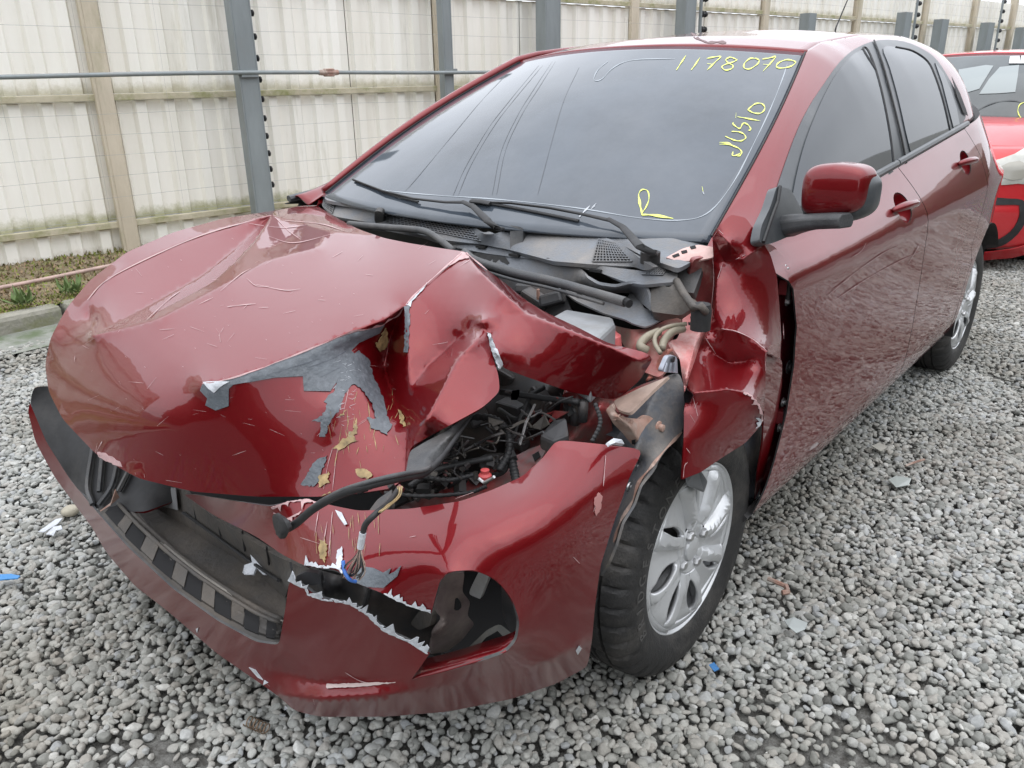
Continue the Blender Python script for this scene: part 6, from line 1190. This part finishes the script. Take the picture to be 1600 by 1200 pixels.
poly('lower_stay', [(676, 1052, 'X', .69), (690, 1045, 'X', .67), (712, 1030, 'X', .65), (742, 1002, 'X', .60), (760, 985, 'X', .58), (780, 974, 'X', .56), (810, 998, 'X', .56), (806, 1010, 'X', .58), (770, 1030, 'X', .62), (720, 1046, 'X', .66)], und, th=.006, step=8)
LS = [pt(x, y, 'X', .59) for x, y in ((752, 1006), (764, 992), (782, 982), (800, 1000), (798, 1006))]
mk('stay_window', [p+np.array([.012, .004, .004]) for p in LS], [(0, 1, 2, 3, 4)], 'void', CAR)
poly('white_label', [(731, 928, 'X', .58), (748, 893, 'X', .60), (766, 897, 'X', .60), (750, 936, 'X', .58)], mat('dirty_white', (.42, .42, .41), .6, var=.15, vscale=30), th=.01, step=8)
poly('side_liner', [(783, 905, 'X', .50), (800, 925, 'X', .50), (815, 970, 'X', .50), (812, 1005, 'X', .52), (795, 985, 'X', .50), (785, 960, 'X', .48)], 'engine', th=.005, step=8)

# fine looms, ties and splinters in the bay
rs = np.random.RandomState(77)
for k in range(34):
    x = rs.uniform(610, 880); t = (x-600)/280; y = 780-t*110-rs.uniform(0, 60); v = .56-.30*t; pts_ = [(x, y, v)]
    for j in range(3): pts_.append((pts_[-1][0]+rs.uniform(-6, 24), pts_[-1][1]+rs.uniform(-16, 12), pts_[-1][2]-rs.uniform(-.02, .03)))
    MB().tube([pt(a, b, 'X', c) for a, b, c in cr_spline(pts_, 4)], rs.uniform(.0012, .0032), 5).obj('loom_wire', ['dark', 'engine', 'dark', 'under', 'engine'][rs.randint(5)], CAR)
for k in range(16):
    x = rs.uniform(640, 900); t = (x-600)/280; y = 775-t*105-rs.uniform(0, 50); p = pt(x, y, 'X', .54-.28*t)
    a, b, c = [p+rs.uniform(-.03, .03, 3) for _ in range(3)]; mk('splinter', [p, a, b, c], [(0, 1, 2), (0, 2, 3)], [M['engine'], shade, M['under'], M['dark']][rs.randint(4)], CAR, solid=.003)
# ================================================================== bright red car parked behind
RC = empty('parked_hatchback', (0, 0, 0), label='bright red small hatchback parked behind the wreck, cut by the right edge of the photo', cat='car')
def rfront(y, z):                               # front surface: lateral y (from its centre), height z -> x
    yy = abs(y)/.83; x = -4.62-.30*yy**3.2-.06*yy**2; prof = np.interp(z, [.16, .2, .3, .42, .5, .6, .7, .78, .84], [-.07, -.03, -.01, 0, -.02, -.03, -.06, -.12, -.22]); return x+prof
RY = -.03
def rc_front(): return np.array([[(rfront(y, z), RY+y, z) for y in np.linspace(-.82, .82, 49)] for z in np.linspace(.16, .82, 34)])
RF = Base(rc_front()); grid_mesh('front_panel', rc_front(), 'redpaint', RC, flip=False)
hd = np.array([[(-5.62+(rfront(y, .82)+5.62)*t-.0, RY+y*(1-.04*(1-t)), .955+.02*(1-(y/.82)**2)-(.155)*t**1.7) for y in np.linspace(-.82, .82, 41)] for t in np.linspace(0, 1, 24)])
grid_mesh('hood', hd, 'redpaint', RC, flip=True); HR = Base(hd)
wsr = np.array([[(-5.58-.62*t+.05*math.sin(math.pi*t)-.10*(s*s), RY+s*(.70-.13*t), .955+.455*t-.03*s*s+.02*math.sin(math.pi*t)) for s in np.linspace(-1, 1, 33)] for t in np.linspace(0, 1, 18)])
RWM = mat('grey_windscreen', (.06, .07, .072), .06, var=.25, vscale=2.5, ior=1.6)
WR = Base(wsr); rws = grid_mesh('windshield', wsr, RWM, RC, flip=True)
rfr = np.array([[(-6.20-.10*s*s*(1-t)-2.0*t, RY+s*(.57-.03*t), 1.412+.055*math.sin(math.pi*min(1, t*.9))-.03*s*s-.10*t*t) for s in np.linspace(-1, 1, 25)] for t in np.linspace(0, 1, 16)])
grid_mesh('roof', rfr, 'redpaint', RC, flip=True)
for sg in (1, -1):
    sp = np.array([[(x, RY+sg*y, z) for z, y in ((.2, .76), (.3, .82), (.6, .84), (.85, .83), (.95, .78))] for x in np.linspace(-4.98, -8.2, 14)])
    grid_mesh('body_side', grid_surf(sp, 2, 4), 'redpaint', RC, flip=sg > 0)
    gs = np.array([[(x0+(x1-x0)*t, RY+sg*(.78-.22*t), .95+.45*t) for t in (0, .33, .66, 1)] for x0, x1 in ((-5.60, -6.25), (-6.4, -6.6), (-7.3, -7.2), (-8.1, -7.9))])
    grid_mesh('cabin_side', grid_surf(gs, 4, 4), RWM, RC, flip=sg > 0)
    MB().tube([(-5.60, RY+sg*.73, .96), (-5.9, RY+sg*.66, 1.2), (-6.25, RY+sg*.57, 1.40)], .035, 8).obj('pillar', 'redpaint', RC, smooth=True)
MB().box((-6.6, RY, .5), (3.1, 1.5, .6)).obj('body_core', 'void', RC)
lampm = mat('clear_lamp_cover', (.42, .42, .38), .12, 0, 1, .03, var=.3, vscale=4)
hl = cut('headlight', RF, [(1545, 256), (1562, 249), (1585, 241), (1606, 234), (1612, 284), (1590, 287), (1566, 289), (1548, 286)], (lampm,), RC, 8, off=.006, smooth=3)
cut('fog_surround', RF, [(1530, 308), (1575, 310), (1596, 312), (1604, 322), (1602, 345), (1590, 365), (1572, 380), (1555, 386), (1530, 388), (1530, 378), (1553, 376), (1570, 368), (1584, 355), (1592, 338), (1592, 324), (1586, 320), (1530, 320)], ('dark',), RC, 6, off=.006, smooth=2)
cut('lower_lip', RF, [(1530, 392), (1580, 386), (1612, 378), (1612, 392), (1580, 400), (1530, 404)], ('redpaint',), RC, 8, off=.018)
decal('number_sticker', WR, [(1578, 90), (1606, 89), (1606, 101), (1576, 101)], mat('sticker_white', (.8, .8, .8), .6), rws, 8, .012)
strokes('pen_writing', WR, [[(1592, 92), (1594, 91), (1594, 99)]], 2.0, 'dark', rws, .016)
strokes('pen_writing', WR, [[(1606, 160), (1594, 164), (1590, 174), (1594, 184), (1604, 188)]], 1.6, 'yellow', rws, .010)
strokes('steering_wheel_rim', WR, [[(1512, 187), (1530, 172), (1555, 161), (1580, 158), (1604, 162)]], 1.5, 'frame', rws, .010)
# things seen dimly behind that glass
seat = mat('pale_cabin', (.20, .23, .23), .4, coat=.8)
decal('rear_window_view', WR, [(1530, 148), (1545, 125), (1562, 106), (1592, 103), (1590, 120), (1586, 145), (1560, 147)], seat, rws, 10, .008); decal('rear_window_view', WR, [(1498, 110), (1540, 103), (1552, 104), (1530, 140), (1510, 146), (1498, 140)], seat, rws, 10, .008)
MB().tube([WR.hit(x, 191)[0]+np.array([.01, 0, 0]) for x in (1500, 1530, 1560, 1590, 1620)], .012, 8).obj('cowl_strip', 'dark', RC)
for sg in (1, -1):
    wheel('front_wheel', RC, (-5.42, RY+sg*.70, .30), (0, 0, 0 if sg > 0 else math.pi), letters=False); wheel('rear_wheel', RC, (-7.85, RY+sg*.70, .30), (0, 0, 0 if sg > 0 else math.pi), letters=False)
# ================================================================== small things lying on the gravel
def gp(x, y, z=.018): return np.array(U(x, y, 'Z', z))
def flat(name, lab, cat, pts, m, z=.022, th=.003, curl=.006):
    c = gp(*np.mean(pts, 0), z); r = np.random.RandomState(len(lab)); V = [gp(x, y, z+r.uniform(0, curl))-c for x, y in pts]; o = mk(name, V, [tuple(range(len(V)))], m, solid=th); o.location = c; return tag(o, lab, cat)
flat('plastic_shard', 'long white plastic shard on the gravel left of the bumper', 'debris', [(60, 832), (88, 812), (98, 811), (90, 820), (70, 832)], 'white')
flat('plastic_shard', 'small white broken plastic piece below the longer shard, left of the bumper', 'debris', [(72, 836), (84, 824), (96, 822), (98, 828), (88, 830), (84, 838), (78, 836)], 'white', .026)
flat('blue_wrapper', 'blue plastic strip at the left edge of the gravel', 'litter', [(-4, 899), (18, 898), (32, 901), (28, 905), (10, 906), (-4, 908)], mat('blue_film', (.05, .22, .5), .4), .03)
flat('blue_scrap', 'tiny blue scrap on the pebbles right of the front wheel', 'litter', [(1108, 1040), (1116, 1036), (1124, 1046), (1116, 1050)], mat('blue_film_2', (.06, .2, .45), .4), .03)
flat('plastic_film', 'crumpled clear plastic scrap on the gravel right of the front wheel', 'litter', [(1225, 970), (1240, 965), (1262, 974), (1258, 984), (1244, 990), (1232, 980)], mat('cloudy_film', (.30, .33, .32), .25, coat=.6), .03, .002, .012)
flat('dry_leaf', 'pale flat fragment on the gravel far right of the door sill', 'litter', [(1362, 698), (1374, 692), (1386, 700), (1376, 706)], mat('pale_fragment', (.35, .34, .3), .7), .03)
flat('ice_scrap', 'pale translucent film patch on the gravel beside the sill', 'litter', [(1388, 750), (1400, 744), (1424, 748), (1420, 758), (1400, 762)], 'cloudy' if 'cloudy' in M else mat('cloudy_film_2', (.36, .40, .38), .3, coat=.5), .03, .002, .006)
tag(MB().tube([gp(1415, 728, .03), gp(1430, 722, .034), (gp(1444, 718, .03))], .004, 6).obj('twig', 'rust'), 'short straw coloured stick on the gravel right of the wreck', 'stick')
kb = empty('rusty_key', gp(1215, 912, .03), label='small rusty L shaped bracket on the pebbles right of the front wheel', cat='bracket'); c = np.array(kb.location)
MB().tube([gp(1200, 904, .034)-c, gp(1228, 916, .034)-c], .006, 6).obj('shank', 'rust', kb); MB().tube([gp(1228, 915, .034)-c, gp(1231, 925, .034)-c, gp(1222, 926, .034)-c], .007, 6).obj('hook', 'rust', kb)
c = gp(402, 1132, .02); ax = gp(418, 1140, .02)-gp(386, 1126, .02); ln = np.linalg.norm(ax); ax = Vector(ax/ln); u = ax.cross(Vector((0, 0, 1))).normalized(); w = ax.cross(u)
tag(MB().tube([Vector(gp(386, 1126, .026))+ax*(ln*t)+(u*math.cos(t*6*2*math.pi)+w*math.sin(t*6*2*math.pi))*.011 for t in np.linspace(0, 1, 110)], .0014, 5).obj('coil_spring', mat('rusty_wire', (.22, .15, .10), .6, .4), smooth=True), 'small rusty coil spring on the pebbles below the bumper corner', 'spring')
rkm = mat('buff_stone', (.36, .33, .26), .8, var=.2, vscale=12, bump=.3, bscale=60)
for x, y, s_, lab in ((110, 798, .042, 'large buff stone on the gravel beside the bumper lip'),):
    V, F = blob((0, 0, 0), (s_*.6, s_*.7, s_*.4), .95, Euler((.1, .1, .6)).to_matrix(), 10); o = mk('stone', V, F, rkm, smooth=True); o.location = gp(x, y, .022); tag(o, lab, 'stone')

for pts_ in ([(1560, 262), (1575, 255), (1592, 252), (1604, 258), (1606, 272), (1596, 280), (1580, 282), (1564, 278), (1558, 270)],): decal('lamp_bowl', RF, pts_, mat('lamp_inner', (.30, .29, .25), .2, .2, .5), hl, 6, .010)
